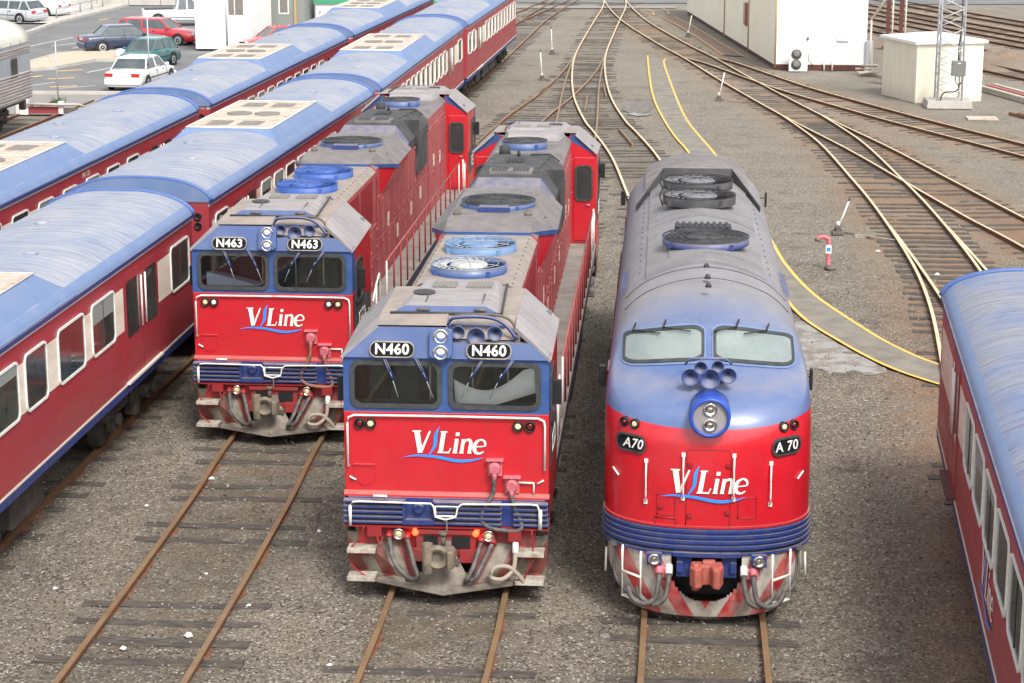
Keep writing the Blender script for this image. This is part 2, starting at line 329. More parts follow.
# ------------------------------------------------------------------ ground
TR = {  # track centre lines (world metres)
 'n463': [(-6.85, 4), (-6.98, 22.7), (-7.1, 30), (-7.25, 34), (-7.4, 46), (-7.42, 56), (-7.2, 66), (-6.63, 79), (-5.93, 88), (-5.48, 98), (-5.45, 107)],
 'n460': [(-3.2, 4), (-3.23, 23), (-3.27, 27), (-3.56, 46), (-3.85, 60), (-4.2, 70), (-4.52, 79), (-4.98, 90), (-5.25, 99), (-5.42, 107)],
 'a70': [(.3, 4), (.3, 26), (.05, 43), (-.6, 55), (-1.39, 63.9), (-2.03, 69.8), (-2.87, 75.5), (-3.42, 79), (-4.3, 86.9), (-5.0, 97), (-5.4, 107), (-5.5, 120), (-5.53, 131), (-5.55, 141), (-5.8, 149), (-6.6, 165), (-7.5, 180)],
 'main': [(-6.3, 160), (-5.8, 149), (-3.95, 131), (-1.4, 114.7), (.4, 104.8), (2.2, 93.8), (4.4, 81.5), (6.35, 71.8), (7.65, 64.3), (8.75, 58), (9.5, 54.3), (11.2, 45), (14, 30)],
 'cur': [(4.4, 81.5), (5.42, 73.6), (6.02, 64.5), (6.24, 60.5), (6.38, 56.6), (6.48, 52), (6.47, 48.4), (6.3, 44.3), (5.85, 38), (5.4, 31), (4.8, 21), (3.9, 6)],
 'cur2': [(6.4, 56.3), (6.62, 51), (6.75, 46), (6.85, 40), (7.0, 30), (7.1, 20)],
 'up': [(.35, 105.3), (1.5, 102.3), (3.3, 95.7), (4.75, 90.6), (7.1, 84), (8.65, 79.8), (11.15, 73.6), (12.7, 69.7), (15.5, 63), (19, 55)],
 'c2': [(-11.0, 8), (-11.0, 37), (-10.7, 58), (-10.75, 81), (-10.5, 103), (-10.35, 120), (-10.2, 132), (-9.45, 147), (-8.4, 160), (-7, 175)],
 'c1': [(-15.2, 20), (-15.05, 38), (-14.87, 53.6), (-14.6, 77), (-14.2, 99), (-13.3, 115), (-11.9, 128), (-10.7, 141), (-10, 149), (-9, 160)],
 'sil': [(-26.4, 50), (-26.4, 76), (-26.4, 84)],
}
# far sidings at the right edge
FAR = [[(8.6, 146), (12, 134), (15.2, 124), (18.5, 114), (22, 104)], [(9.6, 153), (13.5, 139.5), (17.5, 127), (21.5, 115)], [(13.0, 155), (17, 141), (20.5, 130), (24, 119)],
       [(10.2, 128), (12.2, 121), (15, 111), (17, 104), (20, 94)], [(11.2, 113), (13.5, 105), (15.8, 98), (18.8, 89)]]
def dist_seg(px, py, a, b):
    vx, vy = b[0] - a[0], b[1] - a[1]; t = max(0, min(1, ((px - a[0]) * vx + (py - a[1]) * vy) / (vx * vx + vy * vy)))
    return math.hypot(px - a[0] - t * vx, py - a[1] - t * vy)
RUSTY = [TR['main'], TR['cur'], TR['up'], TR['cur2']] + FAR
GZ = -.12
def ground():
    def lin(a, b, s): n = int(round((b - a) / s)); return [a + (b - a) * i / n for i in range(n)]
    xs = [-3000, -800, -200, -90] + lin(-60, -13, .8) + lin(-13, 9, .14) + lin(9, 30, .6) + [30, 60, 200, 800, 3000]
    ys = [-3000, -500, -60, 0] + lin(6, 18, .6) + lin(18, 60, .16) + lin(60, 110, .4) + lin(110, 190, 1.2) + [190, 240, 400, 1000, 4000]
    import numpy as np
    X, Y = np.meshgrid(np.array(xs, float), np.array(ys, float)); X = X.ravel(); Y = Y.ravel()
    def dist(p):
        best = np.full(X.shape, 1e9)
        for a_, b_ in zip(p, p[1:]):
            vx, vy = b_[0] - a_[0], b_[1] - a_[1]; t = np.clip(((X - a_[0]) * vx + (Y - a_[1]) * vy) / (vx * vx + vy * vy), 0, 1)
            best = np.minimum(best, np.hypot(X - a_[0] - t * vx, Y - a_[1] - t * vy))
        return best
    rust = np.clip(1 - np.maximum(0, np.min([dist(p) for p in RUSTY], axis=0) - .7) / 1.7, 0, 1)
    dark = np.clip(1 - np.maximum(0, np.min([dist(TR[n]) for n in ('n463', 'n460', 'a70', 'c2', 'main')], axis=0) - .55) / .9, 0, 1)
    vs = []
    for x, y in zip(X.tolist(), Y.tolist()):
        z = GZ
        if -60 < x < 30 and 6 < y < 190:
            z += .022 * noise.noise((x * 1.1, y * 1.1, 0)) + .016 * noise.noise((x * 3.1, y * 3.1, 5))
            if 14 < x < 18.5 and 100 < y < 112: z += .5 * max(0, 1 - math.hypot((x - 16.2) / 2.4, (y - 106) / 6)) ** 1.2 * (1 + .8 * noise.noise((x * 1.3, y * .7, 2)))
        vs.append((x, y, z))
    nx = len(xs); fs = [(j * nx + i, j * nx + i + 1, (j + 1) * nx + i + 1, (j + 1) * nx + i) for j in range(len(ys) - 1) for i in range(nx - 1)]
    me = bpy.data.meshes.new('ground'); me.from_pydata(vs, [], fs)
    for nm, dat in (('rust', rust), ('oil', dark)):
        a = me.attributes.new(nm, 'FLOAT', 'POINT'); a.data.foreach_set('value', dat)
    o = bpy.data.objects.new('ground', me); COL.objects.link(o); o['kind'] = 'structure'
    m = bpy.data.materials.new('yard_ballast_ground'); m.use_nodes = True; t = m.node_tree; N = t.nodes; L = t.links; p = N['Principled BSDF']
    p.inputs['Roughness'].default_value = .92; p.inputs['Specular IOR Level'].default_value = .25
    tc = N.new('ShaderNodeTexCoord')
    def nz(sc, det=5, rg=.6, vec=None):
        n = N.new('ShaderNodeTexNoise'); n.inputs['Scale'].default_value = sc; n.inputs['Detail'].default_value = det; n.inputs['Roughness'].default_value = rg
        L.new(vec or tc.outputs['Object'], n.inputs['Vector']); return n.outputs[0]
    def mr(v, a, b, c, dd):
        x = N.new('ShaderNodeMapRange'); L.new(v, x.inputs[0])
        for i, q in enumerate((a, b, c, dd)): x.inputs[1 + i].default_value = q
        return x.outputs[0]
    def mix(a, b, fac, bl='MIX'):
        x = N.new('ShaderNodeMix'); x.data_type = 'RGBA'; x.blend_type = bl
        for s_, v in ((6, a), (7, b)):
            if isinstance(v, tuple): x.inputs[s_].default_value = (*v, 1)
            else: L.new(v, x.inputs[s_])
        if isinstance(fac, float): x.inputs[0].default_value = fac
        else: L.new(fac, x.inputs[0])
        return x.outputs[2]
    def mul(a, b):
        x = N.new('ShaderNodeMath'); x.operation = 'MULTIPLY'; L.new(a, x.inputs[0]); L.new(b, x.inputs[1]); return x.outputs[0]
    vo = N.new('ShaderNodeTexVoronoi'); vo.inputs['Scale'].default_value = 31; L.new(tc.outputs['Object'], vo.inputs['Vector'])
    sc = N.new('ShaderNodeSeparateColor'); L.new(vo.outputs['Color'], sc.inputs[0])
    vo2 = N.new('ShaderNodeTexVoronoi'); vo2.inputs['Scale'].default_value = 9; L.new(tc.outputs['Object'], vo2.inputs['Vector'])
    sc2 = N.new('ShaderNodeSeparateColor'); L.new(vo2.outputs['Color'], sc2.inputs[0])
    c = mix((.185, .160, .122), (.285, .245, .188), mr(nz(.35, 6, .65), .35, .65, 0, 1))
    c = mix(c, (.34, .305, .25), mr(sc.outputs[0], .5, 1, 0, .75))
    c = mix(c, (.60, .56, .52), mr(sc.outputs[1], .90, .96, 0, .8))
    c = mix(c, (.05, .042, .036), mr(sc.outputs[2], .62, .92, 0, .85))
    c = mix(c, (.38, .33, .28), mr(sc2.outputs[0], .85, .95, 0, .25))
    c = mix(c, (.06, .05, .043), mr(nz(.8, 8, .7), .56, .72, 0, .75))
    c = mix(c, (.05, .043, .037), mr(nz(3.4, 8, .75), .60, .72, 0, .7))
    ar = N.new('ShaderNodeAttribute'); ar.attribute_name = 'rust'; ao = N.new('ShaderNodeAttribute'); ao.attribute_name = 'oil'
    c = mix(c, (.105, .09, .07), mul(mr(ao.outputs['Fac'], 0, 1, 0, .6), mr(nz(1.3, 7, .7), .35, .62, .15, 1)))
    c = mix(c, (.30, .17, .095), mul(mr(ar.outputs['Fac'], 0, 1, 0, .85), mr(nz(.5, 6, .65), .33, .58, .1, 1)))
    c = mix(c, (.20, .135, .075), mul(mr(ao.outputs['Fac'], .3, 1, 0, .35), mr(nz(.9, 6, .6), .45, .65, 0, 1)))
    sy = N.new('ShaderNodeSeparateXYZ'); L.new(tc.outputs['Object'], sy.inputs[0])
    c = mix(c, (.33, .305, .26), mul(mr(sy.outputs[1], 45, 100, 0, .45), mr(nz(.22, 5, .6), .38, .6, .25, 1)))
    # faint green weeds / moss in the near tracks
    c = mix(c, (.10, .11, .04), mul(mr(ao.outputs['Fac'], .5, 1, 0, .3), mr(nz(1.9, 5, .6), .6, .68, 0, 1)))
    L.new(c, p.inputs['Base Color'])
    b = N.new('ShaderNodeBump'); b.inputs['Distance'].default_value = .03; b.inputs['Strength'].default_value = 1
    L.new(vo.outputs['Distance'], b.inputs['Height']); b.invert = True
    b2 = N.new('ShaderNodeBump'); b2.inputs['Distance'].default_value = .03; L.new(nz(45, 3), b2.inputs['Height']); L.new(b.outputs[0], b2.inputs['Normal']); L.new(b2.outputs[0], p.inputs['Normal'])
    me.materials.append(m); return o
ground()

# ------------------------------------------------------------------ tracks
def resample(pts, step):
    P = smooth([Vector((x, y, 0)) for x, y in pts], 12); out = [P[0]]; acc = 0
    for a, b in zip(P, P[1:]):
        l = (b - a).length; t = step - acc
        while t <= l: out.append(a.lerp(b, t / l)); t += step
        acc = (l - (t - step))
    return out
def track(pts, label, dz=0, top=RAILT, step=.68, skip=.3, zs=0, cover=(0, 0), nparts=95):
    P = resample(pts, 1.0); root = thing('railway_track', label, 'railway track', (P[0].x, P[0].y, 0), 0, 'railway tracks through the yard'); o0 = P[0].copy()
    prof = [(-.04, 0), (.04, 0), (.04, -.035), (.010, -.05), (.010, -.115), (.07, -.128), (.07, -.14), (-.07, -.14), (-.07, -.128), (-.010, -.115), (-.010, -.05), (-.04, -.035)]
    for sgn in (-1, 1):
        mb = MB(); rings = []
        for i, p in enumerate(P):
            t = (P[min(i + 1, len(P) - 1)] - P[max(i - 1, 0)]).normalized(); n = Vector((t.y, -t.x, 0))
            rings.append([p - o0 + n * (sgn * .8 + u) + Vector((0, 0, v + dz)) for u, v in prof])
        ids = mb.loft(rings, 1, False)
        for k in range(len(rings) - 1): mb.m[k * 12] = 0 if P[k].y > 36 else 2  # any painted sheen in top is kept off the near heads
        mb.build('rail', [top, RUST, RAILT], root)
    Q = resample(pts, step); sl = []
    for i, p in enumerate(Q[:-1]):
        if random.random() < skip: continue
        if p.y < 14 or (p.y < 44 and p.x > 2 and random.random() < .75): continue
        t = (Q[i + 1] - p).normalized(); sl.append((p, t))
    sl.sort(key=lambda q: q[0].y + (1000 if cover[0] < q[0].y < cover[1] else 0))
    rest = MB()
    for k, (p, t) in enumerate(sl):
        mb = MB() if k < nparts else rest
        L_ = random.uniform(1.2, 1.38); yaw = random.gauss(0, .015); n = Vector((t.y + t.x * yaw, -t.x + t.y * yaw, 0)).normalized(); t2 = Vector((-n.y, n.x, 0)); cz = Vector((0, 0, -.108 + zs + random.uniform(-.008, .006)))
        c = p - o0 + n * random.uniform(-.06, .06); w2 = random.uniform(.10, .125)
        mb.hexa([c - n * L_ - t2 * w2 + cz - Vector((0, 0, .12)), c + n * L_ - t2 * w2 + cz - Vector((0, 0, .12)), c + n * L_ + t2 * w2 + cz - Vector((0, 0, .12)), c - n * L_ + t2 * w2 + cz - Vector((0, 0, .12)),
                 c - n * L_ - t2 * w2 + cz, c + n * L_ - t2 * w2 + cz, c + n * L_ + t2 * w2 + cz, c - n * L_ + t2 * w2 + cz])
        if k < nparts: mb.build('sleeper', WOOD, root)
    if rest.v: q = rest.build('sleepers', WOOD, root); q['kind'] = 'stuff'
    return root
track(TR['n463'], 'track leading out from under the left-hand of the two boxy locomotives', 0, skip=.35, cover=(34, 58))
track(TR['n460'], 'track leading out from under the nearer boxy locomotive with white cloth in its window', .002, skip=.4, zs=.003, cover=(26, 49))
track(TR['a70'], 'track under the round-nosed locomotive, running back along the middle ladder of points', .004, skip=.5, zs=.005, top=RAILTF, cover=(26, 43))
track(TR['main'], 'polished straight track crossing diagonally in front of the long cream shed', .0, skip=.3, top=RAILTF)
track(TR['cur'], 'track curving down to the carriage at the right edge', .003, skip=.15, top=RAILTF, zs=.003)
track(TR['cur2'], 'short track splitting off right at the points just beyond the right-hand carriage', .006, skip=.3, top=RAILTF, zs=.006)
track(TR['up'], 'track running nearest the air conditioner and the small hut under the mast', .005, skip=.15, top=RAILTF, zs=.006)
track(TR['c2'], 'track carrying the nearer row of red and blue carriages', 0, skip=.2, cover=(34, 200))
track(TR['c1'], 'track carrying the farther row of red and blue carriages', 0, skip=.5, cover=(0, 200), nparts=40)
track(TR['sil'], 'track ending behind the silver ribbed carriage', 0, skip=.2, nparts=40)
for i, p in enumerate(FAR):
    track(p, ['siding far behind the small hut, farthest but two of the five', 'siding far behind the hut, second farthest from it', 'farthest siding from the hut, beside the green verge', 'siding passing close behind the small hut roof', 'siding coming out directly beside the right wall of the small hut'][i], .002 * i, skip=.3, zs=.002 * i, nparts=60)

# switch blades (long spare rails lying beside the rails at the points)
def rail_piece(p0, p1, label, z=0):
    mb = MB(); a = Vector((*p0, 0)); b = Vector((*p1, 0)); t = (b - a).normalized(); n = Vector((t.y, -t.x, 0))
    mb.loft([[q - a + n * u + Vector((0, 0, v)) for u, v in ((-.03, 0), (.03, 0), (.05, -.1), (-.05, -.1))] for q in (a, b)], 0, False)
    tag(mb.build('check_rail', RAILT, None, loc=(a.x, a.y, z)), label, 'rail', 'check rails beside the points')
rail_piece((-4.05, 92), (-3.75, 87.5), 'short check rail inside the right rail of the ladder track, the farther')
rail_piece((-2.75, 76.5), (-2.1, 72.2), 'short check rail beside the right rail close behind the round-nosed locomotive')
rail_piece((-7.1, 84.8), (-6.55, 90.5), 'check rail beside the outermost rail curving left towards the locomotives')
rail_piece((-4.55, 87.5), (-4.4, 82.5), 'short check rail standing alone in the middle of the ladder')

# ------------------------------------------------------------------ boxy double-ended locomotive
HW = 1.43
def glass_window(parent, fn, x0, x1, z0, z1, r=.09, t=.07, name='windscreen', pane=True):
    """rubber framed pane as part > pane; fn(u,v,d)"""
    mb = MB(); frame(mb, rrect(x0 - t, x1 + t, z0 - t, z1 + t, r + t * .7), rrect(x0, x1, z0, z1, r), fn, .025)
    fr = mb.build(name, RUBBER, parent)
    g = MB(); g.sheet(rrect(x0, x1, z0, z1, r), [], lambda u, v: fn(u, v, -.012 if pane else .006)); g.build('pane', PANE if pane else GLASS, fr)
    return fr
def horn(mb, x, y, z, r, L=.34, axis=(0, -1, 0), mi=0):
    a = Vector(axis).normalized(); c = Vector((x, y, z))
    mb.lathe(c, a, [(.025, -L), (.03, -L * .5), (r * .45, -L * .22), (r * .8, -.05), (r, 0), (r + .012, .004), (r + .012, -.008)], 20, mi, (True, False))
    mb.lathe(c, a, [(.02, -L * .62), (r * .36, -L * .24), (r * .76, -.045), (r - .006, .003)], 20, mi, (True, False))
def cab(root, numtxt, front):
    """one end cab, built in loco axes with the face at y=0 looking to -y; rear cab is the same turned round by its parent"""
    c = bpy.data.objects.new('cab', None); COL.objects.link(c); c.parent = root
    # shell: side walls, back wall, floor
    mb = MB(); D = 2.05
    for s in (-1, 1):
        X = s * HW
        holes = [rrect(.35, 1.0, 2.35, 3.05, .08)]
        mb.sheet([(.03, 1.0), (D, 1.0), (D, 3.39), (.03, 3.33)], holes, lambda u, v: (X, u, v))
        mb.sheet([(.03, 1.0), (D, 1.0), (D, 3.39), (.03, 3.33)], holes, lambda u, v: (X - s * .05, u, v))
        # back wall: full on each side of the hood, upper corner follows the chamfer
        mb.poly([(s * .80, D, 1.32), (X, D, 1.32), (X, D, 3.42), (s * .95, D, 3.86), (s * .80, D, 3.86)])
        mb.poly([(s * .80, D - .04, 1.32), (X, D - .04, 1.32), (X, D - .04, 3.42), (s * .95, D - .04, 3.86), (s * .80, D - .04, 3.86)])
    mb.quad((-.8, D - .04, 1.32), (.8, D - .04, 1.32), (.8, D - .04, 3.8), (-.8, D - .04, 3.8))
    mb.box(-HW + .05, HW - .05, .06, D - .05, 1.30, 1.36)
    shell = mb.build('cab_body', RED, c)
    # blue corner bands on the back wall and sides
    mb = MB()
    for s in (-1, 1):
        mb.poly([(s * .82, D + .004, 3.70), (s * .82, D + .004, 3.85), (s * .955, D + .004, 3.85), (s * 1.425, D + .004, 3.42), (s * 1.425, D + .004, 3.37)])
        mb.quad((s * (HW + .004), .03, 2.6), (s * (HW + .004), .30, 2.6), (s * (HW + .004), .30, 3.39), (s * (HW + .004), .03, 3.39))
    for k_ in range(4):
        q_ = MB(); n_ = [i for i in mb.f[k_]]; q_.poly([mb.v[i] for i in n_]); q_.build('blue_corner_band', BLUE, c)
    # door + window on the back wall each side
    for s in (-1, 1):
        f = lambda u, v, d=0: (u, D + .008 + d, v)
        a, b = (s * .93, s * 1.36) if s > 0 else (s * 1.36, s * .93)
        m2 = MB(); m2.box(a - .02, b + .02, D, D + .025, 1.38, 3.32); dr = m2.build('door', RED, c, bevel=.008)
        f2 = lambda u, v, d=0: (u, D + .028 + d, v)
        glass_window(dr, f2, a + .06, b - .04, 2.35, 3.1, .09, .045, 'door_window', pane=False)
        m2 = MB(); m2.cyl((a + .08, D + .06, 2.22), (a + .16, D + .06, 2.22), .012); m2.build('handle', GALV, dr)
        # side window and mirror
        X = s * HW
        g = MB(); g.box(X - .012, X + .006, .36, .99, 2.36, 3.04); g.build('side_window', GLASS, c)
        g = MB(); frame(g, rrect(.30, 1.05, 2.30, 3.10, .1), rrect(.35, 1.0, 2.35, 3.05, .08), lambda u, v, d: (X + s * (.004 + d), u, v), .02); g.build('window_surround', RUBBER, c)
        g = MB(); g.box(min(X + s * .03, X + s * .15), max(X + s * .03, X + s * .15), .40, .48, 2.60, 2.95); g.tube([(X, .5, 2.66), (X + s * .1, .45, 2.66)], .012); g.tube([(X, .5, 2.9), (X + s * .1, .45, 2.9)], .012)
        g.build('mirror', BLACK, c, bevel=.015)
        g = MB(); g.quad((X + s * .005, .05, 1.7), (X + s * .005, 1.9, 1.7), (X + s * .005, 1.9, 2.25), (X + s * .005, .05, 2.55)); g.build('lower_side_panel', SOOT, c)
        g = MB(); g.box(min(X, X + s * .015), max(X, X + s * .015), .55, 1.25, 1.85, 2.12); pl = g.build('side_number_plate', BLACK, c)
        g = MB(); frame(g, rrect(.55, 1.25, 1.85, 2.12, .05), rrect(.58, 1.22, 1.88, 2.09, .04), lambda u, v, d: (X + s * (.015 + d), u, v), .006); g.build('plate_rim', WHITE, pl)
        text_on(numtxt, .20, lambda u, v: (X + s * .018, .9 + s * u, 1.985 + v), WHITE, pl, 'number', bold=.002)
    # nose panel (red)
    mb = MB(); mb.hexa([(-HW, 0, 1.38), (HW, 0, 1.38), (HW, .03, 1.38), (-HW, .03, 1.38), (-HW, 0, 2.56), (HW, 0, 2.56), (HW, .03, 2.56), (-HW, .03, 2.56)])
    mb.build('nose_panel', RED, c, bevel=.01)
    mb = MB(); mb.hexa([(-HW - .01, -.07, 1.345), (HW + .01, -.07, 1.345), (HW + .01, .0, 1.345), (-HW - .01, .0, 1.345), (-HW - .01, -.07, 1.37), (HW + .01, -.07, 1.37), (HW + .01, -.001, 1.415), (-HW - .01, -.001, 1.415)])
    mb.build('nose_ledge', RED, c)
    # window panel (blue) with two openings
    WX = [(-1.27, -.12), (.10, 1.25)]; WZ = (2.68, 3.225)
    fp = lambda u, v, d=0: (u, 0 - d + (v - 2.56) * .03, v)
    mb = MB(); outer = [(-HW, 2.56), (HW, 2.56), (HW, 3.335), (-HW, 3.335)]; holes = [rrect(a, b, *WZ, .09) for a, b in WX]
    mb.sheet(outer, holes, lambda u, v: fp(u, v)); mb.sheet(outer, holes, lambda u, v: fp(u, v, -.05))
    for h in holes:
        n = len(h); A = [mb.V(fp(*p)) for p in h]; B = [mb.V(fp(*p, -.05)) for p in h]
        for k in range(n): mb.F((A[k], A[(k + 1) % n], B[(k + 1) % n], B[k]))
    mb.build('window_panel', BLUE, c)
    for a, b in WX: glass_window(c, fp, a, b, *WZ, .09, .065)
    # wipers
    for x0, dx in ((-.86, .13), (-.42, .16), (.50, -.18), (.92, -.2)):
        g = MB(); g.tube([(x0, -.03, 3.33), (x0 + dx, -.05, 3.02)], .011, 5); g.tube([(x0 + .025, -.03, 3.33), (x0 + dx + .025, -.05, 3.04)], .009, 5)
        g.tube([(x0 + dx * .7, -.035, 3.14), (x0 + dx * 1.55, -.035, 2.78)], .008, 5, 1); g.build('wiper', [BLUED, GALV], c)
    # brow panel: slopes back; right half is only low
    mb = MB(); zb = 3.335; zt = 3.745; e = .025
    def br(x, z): return (x, -.02 + (z - zb) * .33, z)
    def brx(z): return HW - (z - zb) / (zt - zb) * .47
    # box-like solid
    mb.loft([[br(-HW, zb), br(.02, zb), br(.02, zt), br(-brx(zt), zt)], [(-HW, .12, zb), (.02, .12, zb), (.02, .25, zt), (-brx(zt), .25, zt)]], 0, False)
    zr = 3.55
    mb.loft([[br(.02, zb), br(HW, zb), br(brx(zr), zr), br(.02, zr)], [(.02, .12, zb), (HW, .12, zb), (brx(zr), .2, zr), (.02, .2, zr)]], 0, False)
    mb.build('brow_panel', BLUE, c)
    # roof: chamfers and top
    mb = MB(); yb = D + .05
    for s in (-1, 1):
        lo = [(s * (HW + .03), -.03, 3.345), (s * (HW + .03), .5, 3.36), (s * (HW + .03), yb, 3.435)]; hi = [(s * .955, .10, 3.775), (s * .955, .47, 3.855), (s * .955, yb, 3.895)]
        lo2 = [(x - s * .03, y + .01, z - .04) for x, y, z in lo]; hi2 = [(x - s * .02, y + .02, z - .06) for x, y, z in hi]
        mb.loft([[lo[k], hi[k], hi2[k], lo2[k]] for k in range(3)], 1, False)
    tops = [[(-.96, .10, 3.77), (-.96, .47, 3.85), (-.96, yb, 3.89)], [(0, .10, 3.775), (0, .47, 3.87), (0, yb, 3.91)], [(.0, .20, 3.57), (0, .50, 3.87), (0, yb, 3.91)], [(.965, .16, 3.57), (.965, .50, 3.85), (.965, yb, 3.89)]]
    for A, B in ((tops[0], tops[1]), (tops[2], tops[3])):
        for k in range(2): mb.quad(A[k], B[k], B[k + 1], A[k + 1], 0)
    mb.quad((0, .10, 3.775), (0, .20, 3.57), (0, .50, 3.87), (0, .47, 3.87), 0)
    mb.poly([(.955, .16, 3.57), (.955, .50, 3.84), (.955, .10, 3.76)], 1)
    mb.build('cab_roof', [TOPT, TOPL], c)
    # roof hatch with grilles, t-handles and round lid
    mb = MB(); mb.hexa([(-.80, .52, 3.84), (.72, .52, 3.84), (.66, 2.15, 3.88), (-.60, 2.15, 3.88), (-.62, .56, 3.95), (.52, .56, 3.95), (.56, 2.1, 4.0), (-.50, 2.1, 4.0)])
    h = mb.build('roof_hatch', TOPL, c, bevel=.012)
    mb = MB(); mb.hexa([(-.81, .49, 3.85), (.73, .49, 3.85), (.73, .505, 3.85), (-.81, .505, 3.85), (-.61, .53, 3.955), (.51, .53, 3.955), (.51, .545, 3.955), (-.61, .545, 3.955)]); mb.build('hatch_front_edge', BLUE, h)
    mb = MB(); mb.tube([(-.82, .46, 3.87), (.74, .46, 3.87)], .018, 6); mb.tube([(.74, .46, 3.88), (.69, 2.1, 3.95)], .018, 6); mb.build('hatch_trim', RUBBER, h)
    for x0, x1 in ((-.36, -.02), (.14, .50)):
        g = MB(); g.box(x0, x1, 1.62, 1.95, 3.99, 4.015); g.build('grille', GRILL, h)
    for x in (-.36, .44):
        g = MB(); g.tube([(x - .09, .46, 3.92), (x + .09, .46, 3.92)], .02); g.tube([(x, .46, 3.92), (x, 1.2, 3.99)], .012); g.build('hatch_handle', STEEL, h)
    g = MB(); g.lathe((-.44, 1.3, 3.975), (0, 0, 1), [(.16, 0), (.16, .022)], 20); g.build('round_lid', SOOT, h)
    # headlights
    g = MB(); g.T = Matrix.Translation((-.06, -.045, 3.54)) @ Matrix.Rotation(R(-14), 4, 'X'); g.prism(rrect(-.16, .16, -.19, .22, .06), 'y', -.02, .06); g.T = None
    hp = g.build('headlight_plate', BLUE, c, bevel=.01)
    for z in (3.44, 3.655):
        g = MB(); y = -.075 + (z - 3.5) * .25
        g.lathe((-.06, y, z), (0, -1, 0), [(.105, -.02), (.105, .02), (.085, .025), (.075, .0)], 20, 0, (True, False)); hl = g.build('headlight', CHROME, hp)
        g = MB(); g.lathe((-.06, y + .02, z), (0, -1, 0), [(.02, .03), (.078, .018)], 20, 0, (True, True)); g.build('lens', LENS, hl)
    # number boards
    for x in (-.74, .60):
        g = MB(); fb = lambda u, v, d=0: (x + u, -.03 - d + (3.455 + v - zb) * .33, 3.455 + v)
        g.sheet(rrect(-.30, .30, -.095, .095, .09), [], lambda u, v: fb(u, v, .03)); nb = g.build('number_board', BOARD, c)
        g = MB(); frame(g, rrect(-.312, .312, -.107, .107, .10), rrect(-.298, .298, -.093, .093, .09), lambda u, v, d: fb(u, v, d + .008), .03); g.build('board_rim', STEELL, nb)
        text_on(numtxt, .195, lambda u, v: fb(u, v, .038), WHITE, nb, 'number', bold=.0048, sx=1.04)
    # horns with arched guard
    g = MB()
    for x, z, r in ((.17, 3.70, .085), (.42, 3.645, .115), (.68, 3.69, .095)): horn(g, x, .02, z, r, .36)
    g.tube([(.05, .3, 3.74), (.8, .3, 3.74)], .022); g.build('air_horns', mat('horn_paint_' + numtxt, (.07, .10, .22), .5, dust=(.3, .28, .27)) if 'horn_paint_' + numtxt not in bpy.data.materials else bpy.data.materials['horn_paint_' + numtxt], c)
    g = MB(); g.tube([(.04, .2, 3.6), (.04, .2, 3.82), (.20, .16, 3.885), (.58, .16, 3.885), (.80, .14, 3.8), (.98, .1, 3.6)], .026, 6, 0, 4)
    g.tube([(.10, .28, 3.88), (.60, .28, 3.90), (.86, .26, 3.84), (1.0, .18, 3.66)], .02, 6, 1, 4); g.box(.95, 1.02, .10, .2, 3.54, 3.66, 1); g.build('horn_guard', [BLUED, STEEL], c)
    # white piping handrail round the nose
    g = MB(); y = -.045
    for s in (-1, 1):
        g.tube([(s * 1.375, y, 1.78), (s * 1.375, y, 2.40), (s * 1.36, y, 2.48), (s * 1.28, y, 2.515), (s * .2, y, 2.52), (0, y, 2.52)], .017, 6, 0)
        g.tube([(s * 1.375, 0, 1.78), (s * 1.375, y, 1.78)], .017); g.tube([(s * 1.36, -.03, 1.62), (s * 1.27, -.03, 1.57)], .014)
    g.build('nose_handrail', WHITE, c)
    for xs_ in ((-1.21, REDLENS), (-1.055, AMBER), (1.0, AMBER), (1.165, REDLENS)):
        g = MB(); g.lathe((xs_[0], -.012, 2.39), (0, -1, 0), [(.078, -.01), (.078, .03), (.058, .035), (.058, .02)], 18, 0, (True, False)); ml = g.build('marker_light', BLACK, c)
        g = MB(); g.lathe((xs_[0], -.02, 2.39), (0, -1, 0), [(.058, .0), (.03, .022)], 18); g.build('lens', xs_[1] if numtxt.endswith('60') else (LENS if xs_[0] in (-1.055, 1.0) else AMBER), ml)
    # recessed round door and small plate
    g = MB(); A = [(-1.3, 1.78), (-1.3, 1.62), (-1.24, 1.52), (-1.16, 1.475), (-1.06, 1.52), (-1.0, 1.62), (-1.0, 1.78)]
    g.prism(A, 'y', -.014, .01); g.build('nose_locker_door', RED, c, bevel=.004)
    g = MB(); g.box(-1.3, -1.0, -.03, 0, 1.78, 1.80); g.build('locker_ledge', PINK if False else RED, c)
    vline_logo(lambda u, v, d: (u - .02, -.006 - d, 1.98 + v), c, .88)
    # jumper receptacles and cables
    for x, z in ((.68, 1.79), (.92, 1.545)):
        g = MB(); g.box(x - .12, x + .12, -.10, .0, z + .11, z + .13); g.box(x - .1, x + .1, -.03, 0, z - .12, z + .12); g.lathe((x, -.03, z + .02), (0, -1, -.15), [(.085, 0), (.085, .09), (.07, .11), (.07, .12)], 14)
        g.cyl((x, -.1, z - .03), (x, -.12, z - .14), .035); g.build('cable_receptacle', PINK, c)
    hm = HOSE if numtxt.endswith('60') else HOSEB
    g = MB(); g.tube([(.68, -.13, 1.67), (.66, -.14, 1.45), (.50, -.15, 1.13), (.58, -.17, .98), (.80, -.19, .93), (1.02, -.18, .93), (1.06, -.16, 1.02), (.95, -.13, 1.3), (.92, -.13, 1.42)], .032, 8, 0, 6); g.build('jumper_cable', hm, c)
    g = MB(); g.tube([(1.0, -.03, 1.58), (1.22, -.03, 1.58), (1.22, -.03, 1.42)], .016); g.build('cable_bracket', WHITE, c)
    # blue ribbed anticlimber
    g = MB(); g.box(-1.38, 1.38, -.10, .05, .96, 1.345)
